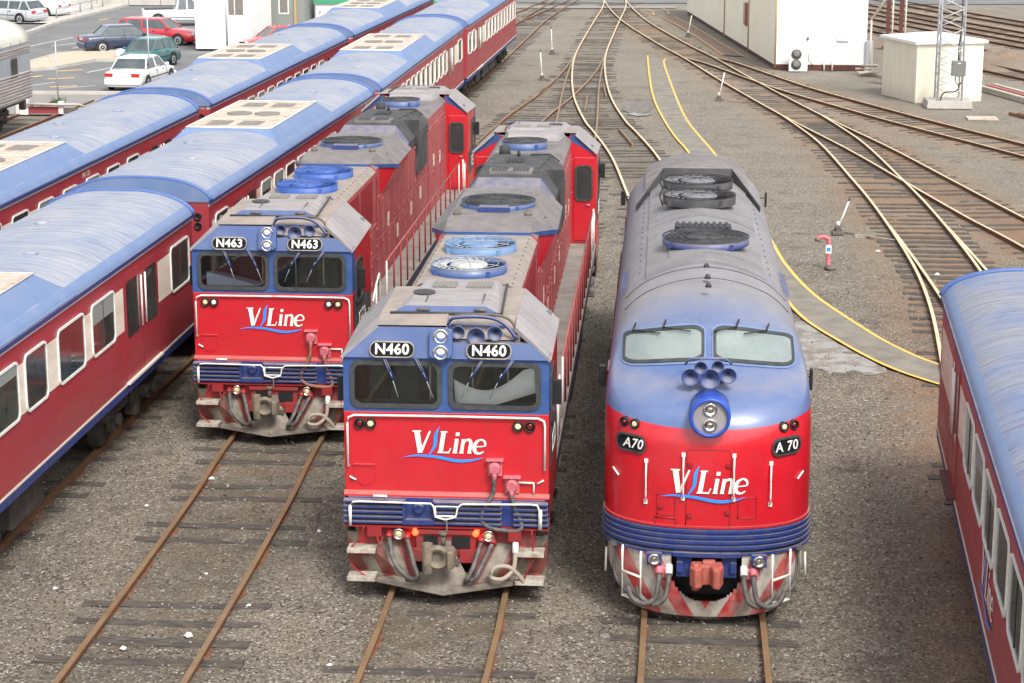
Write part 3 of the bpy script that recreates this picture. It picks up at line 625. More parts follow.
    for k in range(5):
        z = 1.0 + .075 * k
        for a, b in ((-HW, -.58), (.0, .78), (.95, HW)) if True else ():
            g.hexa([(a, -.19, z - .012), (b, -.19, z - .012), (b, -.1, z - .03), (a, -.1, z - .03), (a, -.19, z + .012), (b, -.19, z + .012), (b, -.1, z + .03), (a, -.1, z + .03)])
    for k in range(5):
        z = 1.0 + .075 * k
        g.hexa([(-.18, -.19, z - .012), (0, -.19, z - .012), (0, -.1, z - .03), (-.18, -.1, z - .03), (-.18, -.19, z + .012), (0, -.19, z + .012), (0, -.1, z + .03), (-.18, -.1, z + .03)])
    g.box(-.6, -.56, -.19, -.1, .98, 1.33); g.box(-.80 + .62, -.16, -.19, -.1, .98, 1.33); g.box(-.56, -.18, -.19, -.1, .98, 1.05)
    g.lathe((-.38, -.1, 1.2), (0, -1, 0), [(.08, 0), (.08, .05), (.06, .06)], 16)
    g.build('anticlimber', BLUED, c)
    g = MB(); g.box(-HW, HW, -.16, .06, .925, .955); g.build('headstock_lip', REDD, c)
    g = MB(); g.tube([(-1.33, -.22, .97), (-1.33, -.23, 1.27), (-1.29, -.23, 1.31), (-1.2, -.23, 1.32), (-.2, -.23, 1.31), (-.16, -.23, 1.27), (-.14, -.23, 1.12), (0, -.23, 1.08), (.15, -.23, 1.12), (.18, -.23, 1.27), (.24, -.23, 1.31), (1.2, -.23, 1.33), (1.28, -.23, 1.32), (1.31, -.23, 1.26), (1.31, -.23, .97)], .014, 6)
    g.tube([(-.14, -.22, 1.27), (-.13, -.22, 1.13), (.16, -.22, 1.13), (.17, -.22, 1.27), (-.14, -.22, 1.27)], .012, 6)
    for s in (-1, 1): g.tube([(s * 1.33, -.23, .97), (s * 1.33, -.23, 1.25)], .024, 6)
    g.tube([(-1.0, -.17, 1.37), (-1.0, -.21, 1.40), (-.82, -.21, 1.40), (-.82, -.17, 1.37)], .016)
    g.build('uncoupling_rail', WHITE, c)
    g = MB(); g.tube([(.02, -.25, 1.08), (.03, -.28, .95), (-.03, -.33, .85)], .012); g.build('chain', STEEL, c)
    # headstock + plough wings
    g = MB(); g.box(-1.25, 1.25, -.04, .1, .45, .93); g.box(-.42, .42, -.12, .0, .48, .90); g.box(.2, .46, -.22, -.1, .45, .62); g.box(-.46, -.24, -.2, -.1, .45, .62); g.box(-.44, .44, -.16, -.12, .84, .9); g.build('headstock', HEADST, c)
    g = MB(); g.box(.08, .34, -.128, -.05, .62, .8); g.box(-.32, -.12, -.128, -.05, .62, .8); build_lr(g, 'draft_pocket', BLACK, c)
    g = MB()
    for s in (-1, 1):
        g.hexa([(s * 1.40, .12, .12), (s * .35, -.42, .12), (s * .35, -.36, .12), (s * 1.40, .18, .12), (s * 1.42, .0, .80), (s * .55, -.05, .80), (s * .55, 0, .80), (s * 1.42, .06, .80)])
        g.hexa([(s * 1.40, .12, .12), (s * 1.40, .55, .15), (s * 1.38, .55, .15), (s * 1.38, .18, .12), (s * 1.42, .0, .92), (s * 1.42, .55, .92), (s * 1.39, .55, .92), (s * 1.39, .06, .92)])
    build_lr(g, 'plough_wing', STRIPED, c)
    g = MB(); g.hexa([(-1.02, -.22, .13), (0, -.60, .09), (1.02, -.22, .13), (0, -.1, .2), (-.98, -.22, .21), (0, -.56, .19), (.98, -.22, .21), (0, -.05, .3)])
    g.hexa([(-.42, -.38, .14), (0, -.60, .14), (.42, -.38, .14), (0, -.1, .14), (-.15, -.16, .55), (0, -.2, .5), (.15, -.16, .55), (0, -.05, .55)])
    g.build('plough', PLOUGH, c, bevel=.02)
    # coupler
    cm = bpy.data.materials.get('coupler_steel') or mat('coupler_steel', (.13, .11, .085), .7, col2=(.24, .19, .13), mix=.8, scale=9, bump=.004)
    g = MB(); g.box(-.10, .08, -.52, -.05, .58, .74); g.prism([(-.16, -.46), (.14, -.46), (.19, -.60), (.17, -.76), (.09, -.80), (.04, -.68), (-.03, -.62), (-.12, -.62)], 'z', .54, .80)
    g.build('coupler', cm, c, bevel=.03)
    g = MB(); g.cyl((-.20, -.66, .45), (-.20, -.66, .88), .075, n=16); g.lathe((-.06, -.66, .68), (0, -1, 0), [(.10, -.04), (.17, -.02), (.18, .02), (.14, .06), (.09, .03), (.08, -.03)], 20); g.build('coupler_knuckle', cm, c, bevel=.01)
    g = MB(); g.cyl((0, -.5, .80), (0, -.5, .95), .035); g.cyl((0, -.5, .95), (0, -.5, .99), .06, n=10); g.box(-.26, .2, -.3, -.1, .44, .5); g.build('coupler_pin', STEEL, c)
    # ditch lights, lit red lamps
    for x in (-.66, .60):
        g = MB(); g.lathe((x, -.14, .84), (0, -1, -.1), [(.075, 0), (.085, .05), (.07, .055), (.06, .03)], 16, 0, (True, False)); dl = g.build('ditch_light', CHROME, c)
        g = MB(); g.lathe((x, -.165, .837), (0, -1, -.1), [(.065, .0), (.02, .02)], 16); g.build('lens', AMBER, dl)
    if front and numtxt.endswith('60'):
        for x in (-.43, .42):
            g = MB(); g.lathe((x, -.15, .86), (0, -1, 0), [(.045, -.1), (.045, .02), (.02, .035)], 12); g.build('red_lamp', LIT, c)
    # hoses
    hs_ = [((-.80, .80), (-.70, .55), (-.52, .36), (-.40, .28)), ((-.55, .78), (-.42, .52), (-.36, .34), (-.52, .27)), ((.50, .76), (.42, .50), (.34, .34), (.30, .26)), ((.66, .74), (.52, .48), (.44, .34), (.30, .28)),
           ]
    for q in hs_:
        g = MB(); g.tube([(x, -.16 - .22 * math.sin(k / 3 * PI) - .10 * k, z) for k, (x, z) in enumerate(q)], .034, 8, 0, 5); g.cyl((q[0][0], -.1, q[0][1] + .04), (q[0][0], -.2, q[0][1] - .02), .05, n=10, mi=1); g.build('brake_hose', [HOSE, REDD], c)
    g = MB(); g.cyl((.98, -.15, .80), (.98, -.25, .62), .045, mi=1); g.tube([(.98, -.25, .62), (.96, -.33, .42), (.82, -.42, .30), (.66, -.42, .32), (.70, -.40, .45), (.88, -.36, .46), (1.02, -.33, .34), (1.1, -.3, .22)], .034, 8, 0, 6)
    g.build('looped_hose', [HOSET, WHITE], c)
    g = MB(); g.box(.88, 1.06, -.22, -.05, .78, .92); g.box(-1.1, -.9, -.2, -.05, .8, .93); build_lr(g, 'hose_socket', REDD, c)
    g = MB(); g.tube([(-1.15, -.16, .93), (-1.22, -.18, .75), (-1.36, -.2, .58), (-1.3, -.22, .35), (-1.1, -.24, .22)], .012, 5, 0, 4); g.tube([(1.2, -.16, .93), (1.22, -.2, .6), (1.1, -.24, .22)], .012, 5, 0, 4)
    g.tube([(-.96, -.2, .8), (-.92, -.26, .68), (-.88, -.2, .8)], .012, 5); g.build('piping', REDD, c)
    for s in (-1, 1):
        for z, y in ((.62, -.18), (.22, -.22)):
            g = MB(); g.box(min(s * .98, s * 1.38), max(s * .98, s * 1.38), y - .10, y + .16, z - .015, z + .015); g.box(min(s * .98, s * 1.38), max(s * .98, s * 1.38), y - .105, y - .095, z - .045, z + .02); g.build('step', mat('worn_step_plate', (.46, .42, .35), .6, col2=(.2, .165, .13), mix=.8, scale=8) if 'worn_step_plate' not in bpy.data.materials else bpy.data.materials['worn_step_plate'], c, bevel=.006)
    # interior
    g = MB(); g.box(-1.30, 1.30, .10, .45, 1.4, 2.62); g.build('control_desk', GREYW, c)
    for x in (-.75, .72):
        g = MB(); g.box(x - .23, x + .23, 1.0, 1.42, 2.0, 2.12); g.hexa([(x - .23, 1.38, 2.1), (x + .23, 1.38, 2.1), (x + .23, 1.46, 2.1), (x - .23, 1.46, 2.1), (x - .2, 1.48, 2.95), (x + .2, 1.48, 2.95), (x + .2, 1.56, 2.95), (x - .2, 1.56, 2.95)]); g.build('seat', mat('green_grey_seat', (.06, .10, .09), .7) if 'green_grey_seat' not in bpy.data.materials else bpy.data.materials['green_grey_seat'], c, bevel=.04)
    g = MB(); g.box(-1.35, 1.35, 1.9, 1.96, 1.4, 3.6); g.build('bulkhead', mat('cab_lining', (.16, .19, .175), .7, col2=(.08, .1, .09), mix=.8, scale=2) if 'cab_lining' not in bpy.data.materials else bpy.data.materials['cab_lining'], c)
    for x in (-.28, .32, .82):
        g = MB(); g.cyl((x, .55, 2.5), (x, .55, 3.3), .012); g.build('grab_pole', WHITE, c)
    if front and numtxt.endswith('60'):
        n = 14; g = MB(); A = []; B = []
        for k in range(n + 1):
            t = k / n; x = .10 + 1.13 * t
            A.append((x, .06 + .02 * math.sin(9 * t), 3.03 - .20 * math.sin(PI * min(1, t * 1.15)) + .19 * t ** 1.5)); B.append((x + .02, .05 + .02 * math.sin(7 * t + 1), 2.66 + .25 * max(0, t - .45) * 1.4))
        M_ = [tuple((p + q) / 2 + (0, .03, 0)[i] for i, (p, q) in enumerate(zip(a, b))) for a, b in zip(A, B)]
        g.loft([A, M_, B], 0, True, False, (False, False)); o = g.build('sun_cloth', CLOTH, c); md = o.modifiers.new('s', 'SOLIDIFY'); md.thickness = .006
    if front and not numtxt.endswith('60'):
        g = MB(); g.hexa([(-1.2, .1, 2.66), (-.35, .1, 2.64), (-.2, .35, 2.66), (-1.1, .35, 2.66), (-1.2, .1, 2.92), (-.35, .1, 2.70), (-.2, .35, 2.68), (-1.1, .35, 2.9)]); g.build('papers', PAPER, c, bevel=.01)
    return c
def bogie(parent, y0, axles, r=.50, name='bogie', half=.95):
    b = bpy.data.objects.new(name, None); COL.objects.link(b); b.parent = parent
    for y in axles:
        g = MB(); g.cyl((-.85, y0 + y, r), (.85, y0 + y, r), .08)
        for s in (-1, 1):
            g.lathe((s * .87, y0 + y, r), (-s, 0, 0), [(r * .3, -.06), (r * .5, 0), (r * .96, 0), (r, .03), (r, .12), (r + .03, .14), (r + .03, .17), (.1, .17)], 24)
        g.build('wheelset', UNDER, b)
    ya, yb = y0 + axles[0] - .55, y0 + axles[-1] + .55
    for s in (-1, 1):
        g = MB(); x0, x1 = (half, half + .12) if s > 0 else (-half - .12, -half)
        g.box(x0, x1, ya, yb, .58, .80)
        for y in axles:
            g.box(x0 - .02 * (s < 0), x1 + .02 * (s > 0), y0 + y - .16, y0 + y + .16, .32, .68); g.cyl((s * (half + .1), y0 + y, .5), (s * (half + .22), y0 + y, .5), .12, n=12)
            for dy in (-.30, .30): g.cyl((s * (half + .06), y0 + y + dy, .66), (s * (half + .06), y0 + y + dy, .95), .09, n=10)
        if len(axles) > 1:
            ym = y0 + (axles[0] + axles[-1]) / 2; g.cyl((s * (half + .16), ym - .25, .5), (s * (half + .16), ym - .25, 1.0), .05, n=8); g.box(x0, x1 + .08 * (s > 0), ym - .12, ym + .12, .3, .9)
            g.cyl((s * (half + .18), ym + .35, .62), (s * (half + .18), ym + .75, .62), .09, n=10)
        g.build('side_frame', UNDER, b)
    return b
def roof_fan(parent, x, y, z, rimmat, discmat, r=.59, h=.125, louvre=True, rimtop=None, name='roof_fan'):
    g = MB(); g.lathe((x, y, z), (0, 0, 1), [(r, 0), (r, h), (r - .02, h), (r - .02, .02)], 36, 0, (False, False))
    for k in range(4):
        a = R(35 + 90 * k); g.box(x + (r) * math.cos(a) - .03, x + r * math.cos(a) + .03, y + r * math.sin(a) - .03, y + r * math.sin(a) + .03, z, z + h * .8)
    f = g.build(name, rimmat, parent)
    g = MB(); g.lathe((x, y, z + .015), (0, 0, 1), [(.0, 0), (r - .02, 0)], 36, 0, (False, False)); g.build('fan_well', BLACK, f)
    g = MB(); g.lathe((x, y, z), (0, 0, 1), [(r * .46, h * .4), (r * .50, h * .9), (r * .42, h + .015), (.02, h + .025)], 28, 0, (True, True)); g.build('fan_hub', discmat, f)
    g = MB()
    for k in range(4): a = PI / 4 * k + .2; g.tube([(x + r * math.cos(a), y + r * math.sin(a), z + h + .025), (x - r * math.cos(a), y - r * math.sin(a), z + h + .035)], .004, 4)
    for rr in ((.78, 1.0) if louvre else (.3, .5, .64, .76, .88, 1.0)):
        q = r * rr; g.tube([(x + q * math.cos(2 * PI * k / 36), y + q * math.sin(2 * PI * k / 36), z + h + .01) for k in range(37)], .006 if louvre else .010, 4)
    g.build('guard_wire', rimtop or GALV, f)
    if louvre:
        g = MB(); n = 26
        for k in range(n):
            a = 2 * PI * k / n; a2 = a + .16
            p = [(r * .60, a, h - .01), (r * .95, a2 + .1, h - .01), (r * .95, a2 + .15, h - .02), (r * .58, a + .06, h - .02)]
            g.poly([(x + q * math.cos(b), y + q * math.sin(b), z + c_) for q, b, c_ in p])
        g.build('fan_louvres', discmat, f)
    return f
def hood_side(mb, s, hw, y0, y1, z0, z1, panels, depth=.018):
    X = s * hw
    for k in range(panels):
        a = y0 + (y1 - y0) * k / panels + .03; b = y0 + (y1 - y0) * (k + 1) / panels - .03
        for za, zb in ((z0 + .05, (z0 + z1) / 2 - .02), ((z0 + z1) / 2 + .02, z1 - .05)):
            mb.box(min(X, X + s * depth), max(X, X + s * depth), a, b, za, zb)
            for zz in (za + .12, zb - .12): mb.box(min(X, X + s * .045), max(X, X + s * .045), b - .09, b - .03, zz - .02, zz + .02)
def boxy_loco(label, numtxt, loc, rz, L=21.4, disc=(WHITE, BLUEL), rims=(BLUE, BLUEF)):
    root = thing('diesel_locomotive', label, 'locomotive', loc, rz, 'boxy diesel locomotives with a cab at both ends')
    cab(root, numtxt, True)
    rear = cab(root, numtxt, False); rear.location = (0, L, 0); rear.rotation_euler = (0, 0, PI)
    W = .84; zt = 3.82
    # underframe and walkway
    g = MB(); g.box(-1.42, 1.42, .1, L - .1, 1.0, 1.28); g.box(-1.0, 1.0, .1, L - .1, .85, 1.0); g.build('underframe', mat('underframe_' + numtxt, (.05, .06, .12), .7, col2=(.12, .10, .09), mix=.9, scale=3), root)
    g = MB(); g.box(-1.43, -W, 2.06, L - 2.06, 1.28, 1.305); g.box(W, 1.43, 2.06, L - 2.06, 1.28, 1.305); build_lr(g, 'walkway', mat('walkway_' + numtxt, (.25, .235, .21), .8, col2=(.17, .155, .14), mix=.8, scale=2), root)
    # hood section A with two fans (2.05..6.7)
    hood = bpy.data.objects.new('engine_hood', None); COL.objects.link(hood); hood.parent = root
    def hood_body(y0, y1, hw, z, ch, name='hood_section', roofm=TOPG, sidem=REDH, zs=None):
        zs = zs or z - ch
        g = MB(); g.loft([[(-hw, y, 1.3), (hw, y, 1.3), (hw, y, zs), (hw - ch, y, z), (-hw + ch, y, z), (-hw, y, zs)] for y in (y0, y1)], 0, False)
        for k in (2, 3, 4): g.m[k] = 1
        return g.build(name, [sidem, roofm], hood)
    hood_body(2.05, 6.75, W, zt, .12, roofm=TOPT)
    hood_body(6.75, 10.9, W, zt + .03, .1)
    hood_body(10.9, 15.4, W, zt - .02, .1, roofm=SOOT)
    hood_body(15.4, L - 2.05, W, zt, .12)
    g = MB()
    for s in (-1, 1):
        hood_side(g, s, W, 2.6, 6.7, 1.35, 2.7, 5); hood_side(g, s, W, 6.8, 10.9, 1.35, 3.2, 5); hood_side(g, s, W, 11, 15.3, 1.35, 3.55, 7); hood_side(g, s, W, 15.5, L - 2.4, 1.35, 3.5, 5)
    build_lr(g, 'hood_doors', REDH, hood)
    g = MB()
    for s in (-1, 1):
        for y in (6.78, 10.93, 13.2, 15.42): g.box(min(s * (W + .003), s * (W + .012)), max(s * (W + .003), s * (W + .012)), y - .03, y + .03, 1.32, 3.6)
        for k in range(2): g.box(min(s * (W + .003), s * (W + .010)), max(s * (W + .003), s * (W + .010)), 3.0 + k * 1.7, 4.5 + k * 1.7, 2.78, 3.62)
        g.box(min(s * (W + .003), s * (W + .012)), max(s * (W + .003), s * (W + .012)), 16.8, 17.5, 2.7, 3.4)
    build_lr(g, 'hood_grilles', REDD, hood)
    for s in (-1, 1):
        g = MB(); g.box(min(s * (W + .02), s * (W + .09)), max(s * (W + .02), s * (W + .09)), 12.9, 14.6, 2.75, 3.6); g.build('air_intake_box', SOOT, hood, bevel=.01)
        g = MB()
        for y, z in ((8.2, 2.3), (11.9, 1.9), (16.3, 2.4), (17.6, 2.3), (13.6, 2.0), (9.6, 1.8)): g.box(min(s * (W + .02), s * (W + .024)), max(s * (W + .02), s * (W + .024)), y, y + .25, z, z + .3)
        g.build('notice_plates', CREAM, hood)
    f1 = roof_fan(root, -.02, 3.62, zt, rims[0], disc[0], rimtop=GALV if numtxt.endswith('60') else BLUEF); f2 = roof_fan(root, .0, 5.35, zt, rims[1], disc[1], rimtop=GALV if numtxt.endswith('60') else BLUEF)
    g = MB()
    for s in (-1, 1):
        for k in range(12): g.cyl((s * .72, 2.4 + k * .36, zt), (s * .72, 2.4 + k * .36, zt + .012), .014, n=6)
    for x in (-.38, .45): g.cyl((x, 2.45, zt), (x, 2.45, zt + .1), .05, .03, n=10); g.box(x - .06, x + .06, 2.41, 2.49, zt, zt + .03)
    g.tube([(-.72, 2.28, zt), (-.6, 2.25, zt + .08), (-.25, 2.25, zt + .09)], .02); g.tube([(.5, 2.25, zt + .09), (.68, 2.25, zt + .08), (.78, 2.3, zt)], .02); g.build('roof_fittings', STEEL, hood)
    # radiator section flare
    y0, y1 = 6.75, 10.6
    g = MB()
    for s in (-1, 1):
        A, B, Cc, Dd = (s * .72, y0, 3.86), (s * 1.10, y0 + 1.5, 3.65), (s * (W + .006), y0 + .55, 3.12), (s * (W + .006), y0, 3.62)
        g.poly([A, B, Cc, Dd]); A2, B2, C2 = (s * .72, y1, 3.99), (s * 1.06, y1, 3.64), (s * (W + .006), y1, 3.12)
        g.poly([B, B2, C2, Cc]); g.poly([A2, B2, C2])
    build_lr(g, 'radiator_flare', RED, hood)
    g = MB(); A = [(-.74, y0 - .02, 3.865), (.74, y0 - .02, 3.865)]; M_ = [(-.74, y0 + .5, 3.99), (.74, y0 + .5, 3.99)]; Z = [(-.74, y1, 3.99), (.74, y1, 3.99)]
    g.quad(A[0], A[1], M_[1], M_[0]); g.quad(M_[0], M_[1], Z[1], Z[0])
    for s in (-1, 1):
        i = 0 if s < 0 else 1; B = (s * 1.12, y0 + 1.5, 3.665); B2 = (s * 1.08, y1, 3.66)
        g.poly([A[i], B, M_[i]]); g.poly([M_[i], B, B2, Z[i]])
    g.poly([Z[0], Z[1], (.9, y1, 3.6), (-.9, y1, 3.6)])
    g.build('radiator_roof', TOPG, hood)
    g = MB(); g.box(-.73, .73, y0 - .035, y0 + .01, 3.79, 3.87)
    for s in (-1, 1):
        g.hexa([(s * .73, y0 - .03, 3.80), (s * 1.12, y0 + 1.47, 3.58), (s * 1.12, y0 + 1.51, 3.58), (s * .73, y0 + .02, 3.80), (s * .73, y0 - .03, 3.875), (s * 1.125, y0 + 1.47, 3.665), (s * 1.125, y0 + 1.51, 3.665), (s * .73, y0 + .02, 3.875)])
    g.build('flare_front_band', BLUE, hood)
    rf = roof_fan(root, .02, 8.75, 3.985, BLUE, SOOT, r=.66, h=.09, louvre=False, rimtop=SOOT, name='radiator_fan')
    g = MB(); g.lathe((.02, 8.75, 4.06), (0, 0, 1), [(.64, 0), (.3, .03), (.02, .035)], 32, 0, (False, True)); g.build('fan_mesh', GRILL if False else SOOT, rf)
    g = MB(); g.box(-.27, .27, 7.95, 8.2, 3.99, 4.09); g.build('fan_motor_cover', BLUED, rf, bevel=.01)
    g = MB()
    for x in (-.62, .62):
        g = MB(); g.lathe((x, 7.75, 4.0), (0, -.6, 1), [(.06, .0), (.07, .05), (.04, .05)], 14); g.cyl((x, 7.75, 3.98), (x, 7.75, 4.03), .07, n=12); g.build('lifting_eye', STEEL, hood)
    g = MB()
    for x, y in ((-.6, 8.3), (-.65, 9.7), (.63, 9.9), (.9, 8.0), (.95, 9.3)): g.cyl((x, y, 3.9), (x, y, 4.01 - abs(abs(x) - .6) * .3), .02, n=6)
    g.build('roof_bolts', STEEL, hood)
    # exhaust hood section (sooty)
    g = MB(); g.loft([[(-W - .04, 11.0, 3.45), (-W - .06, 11.0, 3.62), (-.62, 11.0, 3.90), (.62, 11.0, 3.90), (W + .06, 11.0, 3.62), (W + .04, 11.0, 3.45)],
                      [(-W - .04, 11.5, 3.45), (-W - .06, 11.5, 3.66), (-.60, 11.5, 4.06), (.60, 11.5, 4.06), (W + .06, 11.5, 3.66), (W + .04, 11.5, 3.45)],
                      [(-W - .04, 12.4, 3.45), (-W - .06, 12.4, 3.66), (-.60, 12.4, 4.08), (.60, 12.4, 4.08), (W + .06, 12.4, 3.66), (W + .04, 12.4, 3.45)],
                      [(-W - .04, 15.2, 3.45), (-W - .06, 15.2, 3.64), (-.60, 15.2, 3.98), (.60, 15.2, 3.98), (W + .06, 15.2, 3.64), (W + .04, 15.2, 3.45)]], 0, False)
    for k in range(6): g.m[k] = 1
    eh = g.build('exhaust_hood', [SOOT, BLUED], hood, bevel=.01)
    g = MB(); g.box(-.42, .42, 11.85, 12.35, 4.06, 4.13); g.build('exhaust_outlet', TOPG, eh)
    g = MB()
    for x0 in (-.38, .04):
        for k in range(5): g.box(x0 + k * .065, x0 + .045 + k * .065, 11.9, 12.3, 4.125, 4.14)
    for k in range(6): g.box(-.22 + k * .06, -.18 + k * .06, 13.6, 14.2, 4.03, 4.055)
    g.build('exhaust_slots', BLACK, eh)
    g = MB(); g.box(.45, 1.0, 12.6, 12.64, 3.6, 4.05); g.tube([(.2, 14.9, 4.02), (.6, 14.9, 4.03), (.8, 14.8, 3.9)], .02); g.tube([(.5, 12.5, 4.09), (.62, 14.9, 4.0)], .015); g.cyl((-.05, 14.8, 4.0), (-.05, 14.8, 4.12), .035); g.build('hood_ribs', SOOT, eh)
    # rear roof with fan, vent
    rf2 = roof_fan(root, -.1, 17.3, zt, BLUE, SOOT, r=.5, h=.16, louvre=False, rimtop=SOOT, name='dynamic_brake_fan')
    g = MB(); g.lathe((-.1, 17.3, zt + .12), (0, 0, 1), [(.48, 0), (.3, .02), (.02, .03)], 28, 0, (False, True)); g.build('fan_mesh', TOPG, rf2)
    g = MB(); g.cyl((-.45, 16.2, zt), (-.45, 16.2, zt + .2), .13, .11, n=14); g.build('roof_vent', SOOT, hood)
    g = MB(); g.hexa([(-.6, 18.4, zt), (.6, 18.4, zt), (.7, 19.3, zt), (-.7, 19.3, zt), (-.55, 18.6, zt + .12), (.55, 18.6, zt + .12), (.65, 19.3, zt + .13), (-.65, 19.3, zt + .13)]); g.build('roof_fairing', TOPL, hood)
    # handrails both sides
    for s in (-1, 1):
        n = 13; ya, yb = 4.3, L - 4.0
        for k in range(n + 1):
            y = ya + (yb - ya) * k / n; g = MB(); g.cyl((s * 1.40, y, 1.28), (s * 1.40, y, 2.32), .017, n=6); g.build('rail_post', WHITE if k in (0, n) else REDD, root)
        g = MB(); g.tube([(s * 1.40, ya, 2.32), (s * 1.40, yb, 2.32)], .017, 6); g.build('handrail', REDH, root)
        for y, e_ in ((3.3, 1), (L - 3.0, -1)):
            g = MB(); g.tube([(s * 1.40, y, 1.28), (s * 1.40, y, 2.28), (s * 1.40, y - .35 * e_, 2.15), (s * 1.40, y - .85 * e_, 1.9)], .02, 6); g.tube([(s * 1.40, y - .4 * e_, 1.28), (s * 1.40, y - .4 * e_, 2.12)], .02, 6); g.build('step_handrail', WHITE, root)
        for y in (2.9, L - 3.5):
            g = MB()
            for z in (.35, .62, .92, ): g.box(min(s * 1.22, s * 1.44), max(s * 1.22, s * 1.44), y - .05, y + .55, z, z + .03)
            for yy in (y - .05, y + .52): g.box(min(s * 1.22, s * 1.26), max(s * 1.22, s * 1.26), yy, yy + .03, .35, 1.0)
            g.build('side_steps', STEEL, root)
    # tank and bogies
    g = MB(); g.prism([(-1.25, .35), (1.25, .35), (1.38, .55), (1.38, .92), (-1.38, .92), (-1.38, .55)], 'y', 8.2, 13.2); g.build('fuel_tank', UNDER, root, bevel=.03)
    g = MB()
    for y in (6.8, 7.4, 13.6, 14.2): g.cyl((1.05, y, .72), (1.05, y + .5, .72), .16); g.cyl((-1.05, y, .72), (-1.05, y + .5, .72), .16)
    g.build('air_reservoir', STEEL, root)
    bogie(root, 2.2, (0, 1.75, 3.5)); bogie(root, L - 5.7, (0, 1.75, 3.5))
    return root
boxy_loco('nearer boxy red and blue locomotive numbered N460, white cloth behind its right windscreen', 'N460', (-3.30, 26.5, 0), math.atan(.0150), disc=(PALEG, BLUEL), rims=(BLUE, BLUEL))
boxy_loco('boxy locomotive numbered N463, farther than its twin, pale papers in its windscreen', 'N463', (-7.30, 34.0, 0), math.atan(.0065), disc=(BLUEF, BLUEF), rims=(BLUEF, BLUEF))

# ------------------------------------------------------------------ round-nosed locomotive
def lerp_tab(tab, z):
    if z <= tab[0][0]: return tab[0][1]
    for (a, va), (b, vb) in zip(tab, tab[1:]):
        if z <= b: t = (z - a) / (b - a); return va + (vb - va) * t
    return tab[-1][1]
NF = [(.1, .28), (.5, .14), (1.0, .06), (1.3, .02), (2.0, .02), (2.5, .06), (2.75, .14), (2.95, .32), (3.08, .62), (3.20, .95), (3.32, 1.20), (3.42, 1.34), (3.68, 1.66), (3.80, 1.9), (3.92, 2.3), (4.02, 2.9), (4.1, 3.9)]
NW = [(.1, 1.12), (.5, 1.25), (.95, 1.34), (1.0, 1.40), (2.2, 1.41), (2.8, 1.405), (3.1, 1.38), (3.35, 1.31), (3.55, 1.20), (3.72, 1.05), (3.85, .88), (3.95, .68), (4.02, .48), (4.07, .27), (4.1, .02)]
def ss(tab, z, h=.07): return (lerp_tab(tab, z - h) + 2 * lerp_tab(tab, z) + lerp_tab(tab, z + h)) / 4
ND = [(.1, .9), (1.0, 1.0), (2.6, 1.05), (3.0, 1.15), (3.3, 1.25), (3.7, 1.3), (4.1, 1.0)]
def nose_y(x, z, off=0):
    w_ = ss(NW, z) if z < 4.03 else max(.02, lerp_tab(NW, z)); t = min(1, abs(x) / (w_ + 1e-6))
    return ss(NF, z) + lerp_tab(ND, z) * (1 - (1 - t ** 2.3) ** (1 / 2.3)) - off
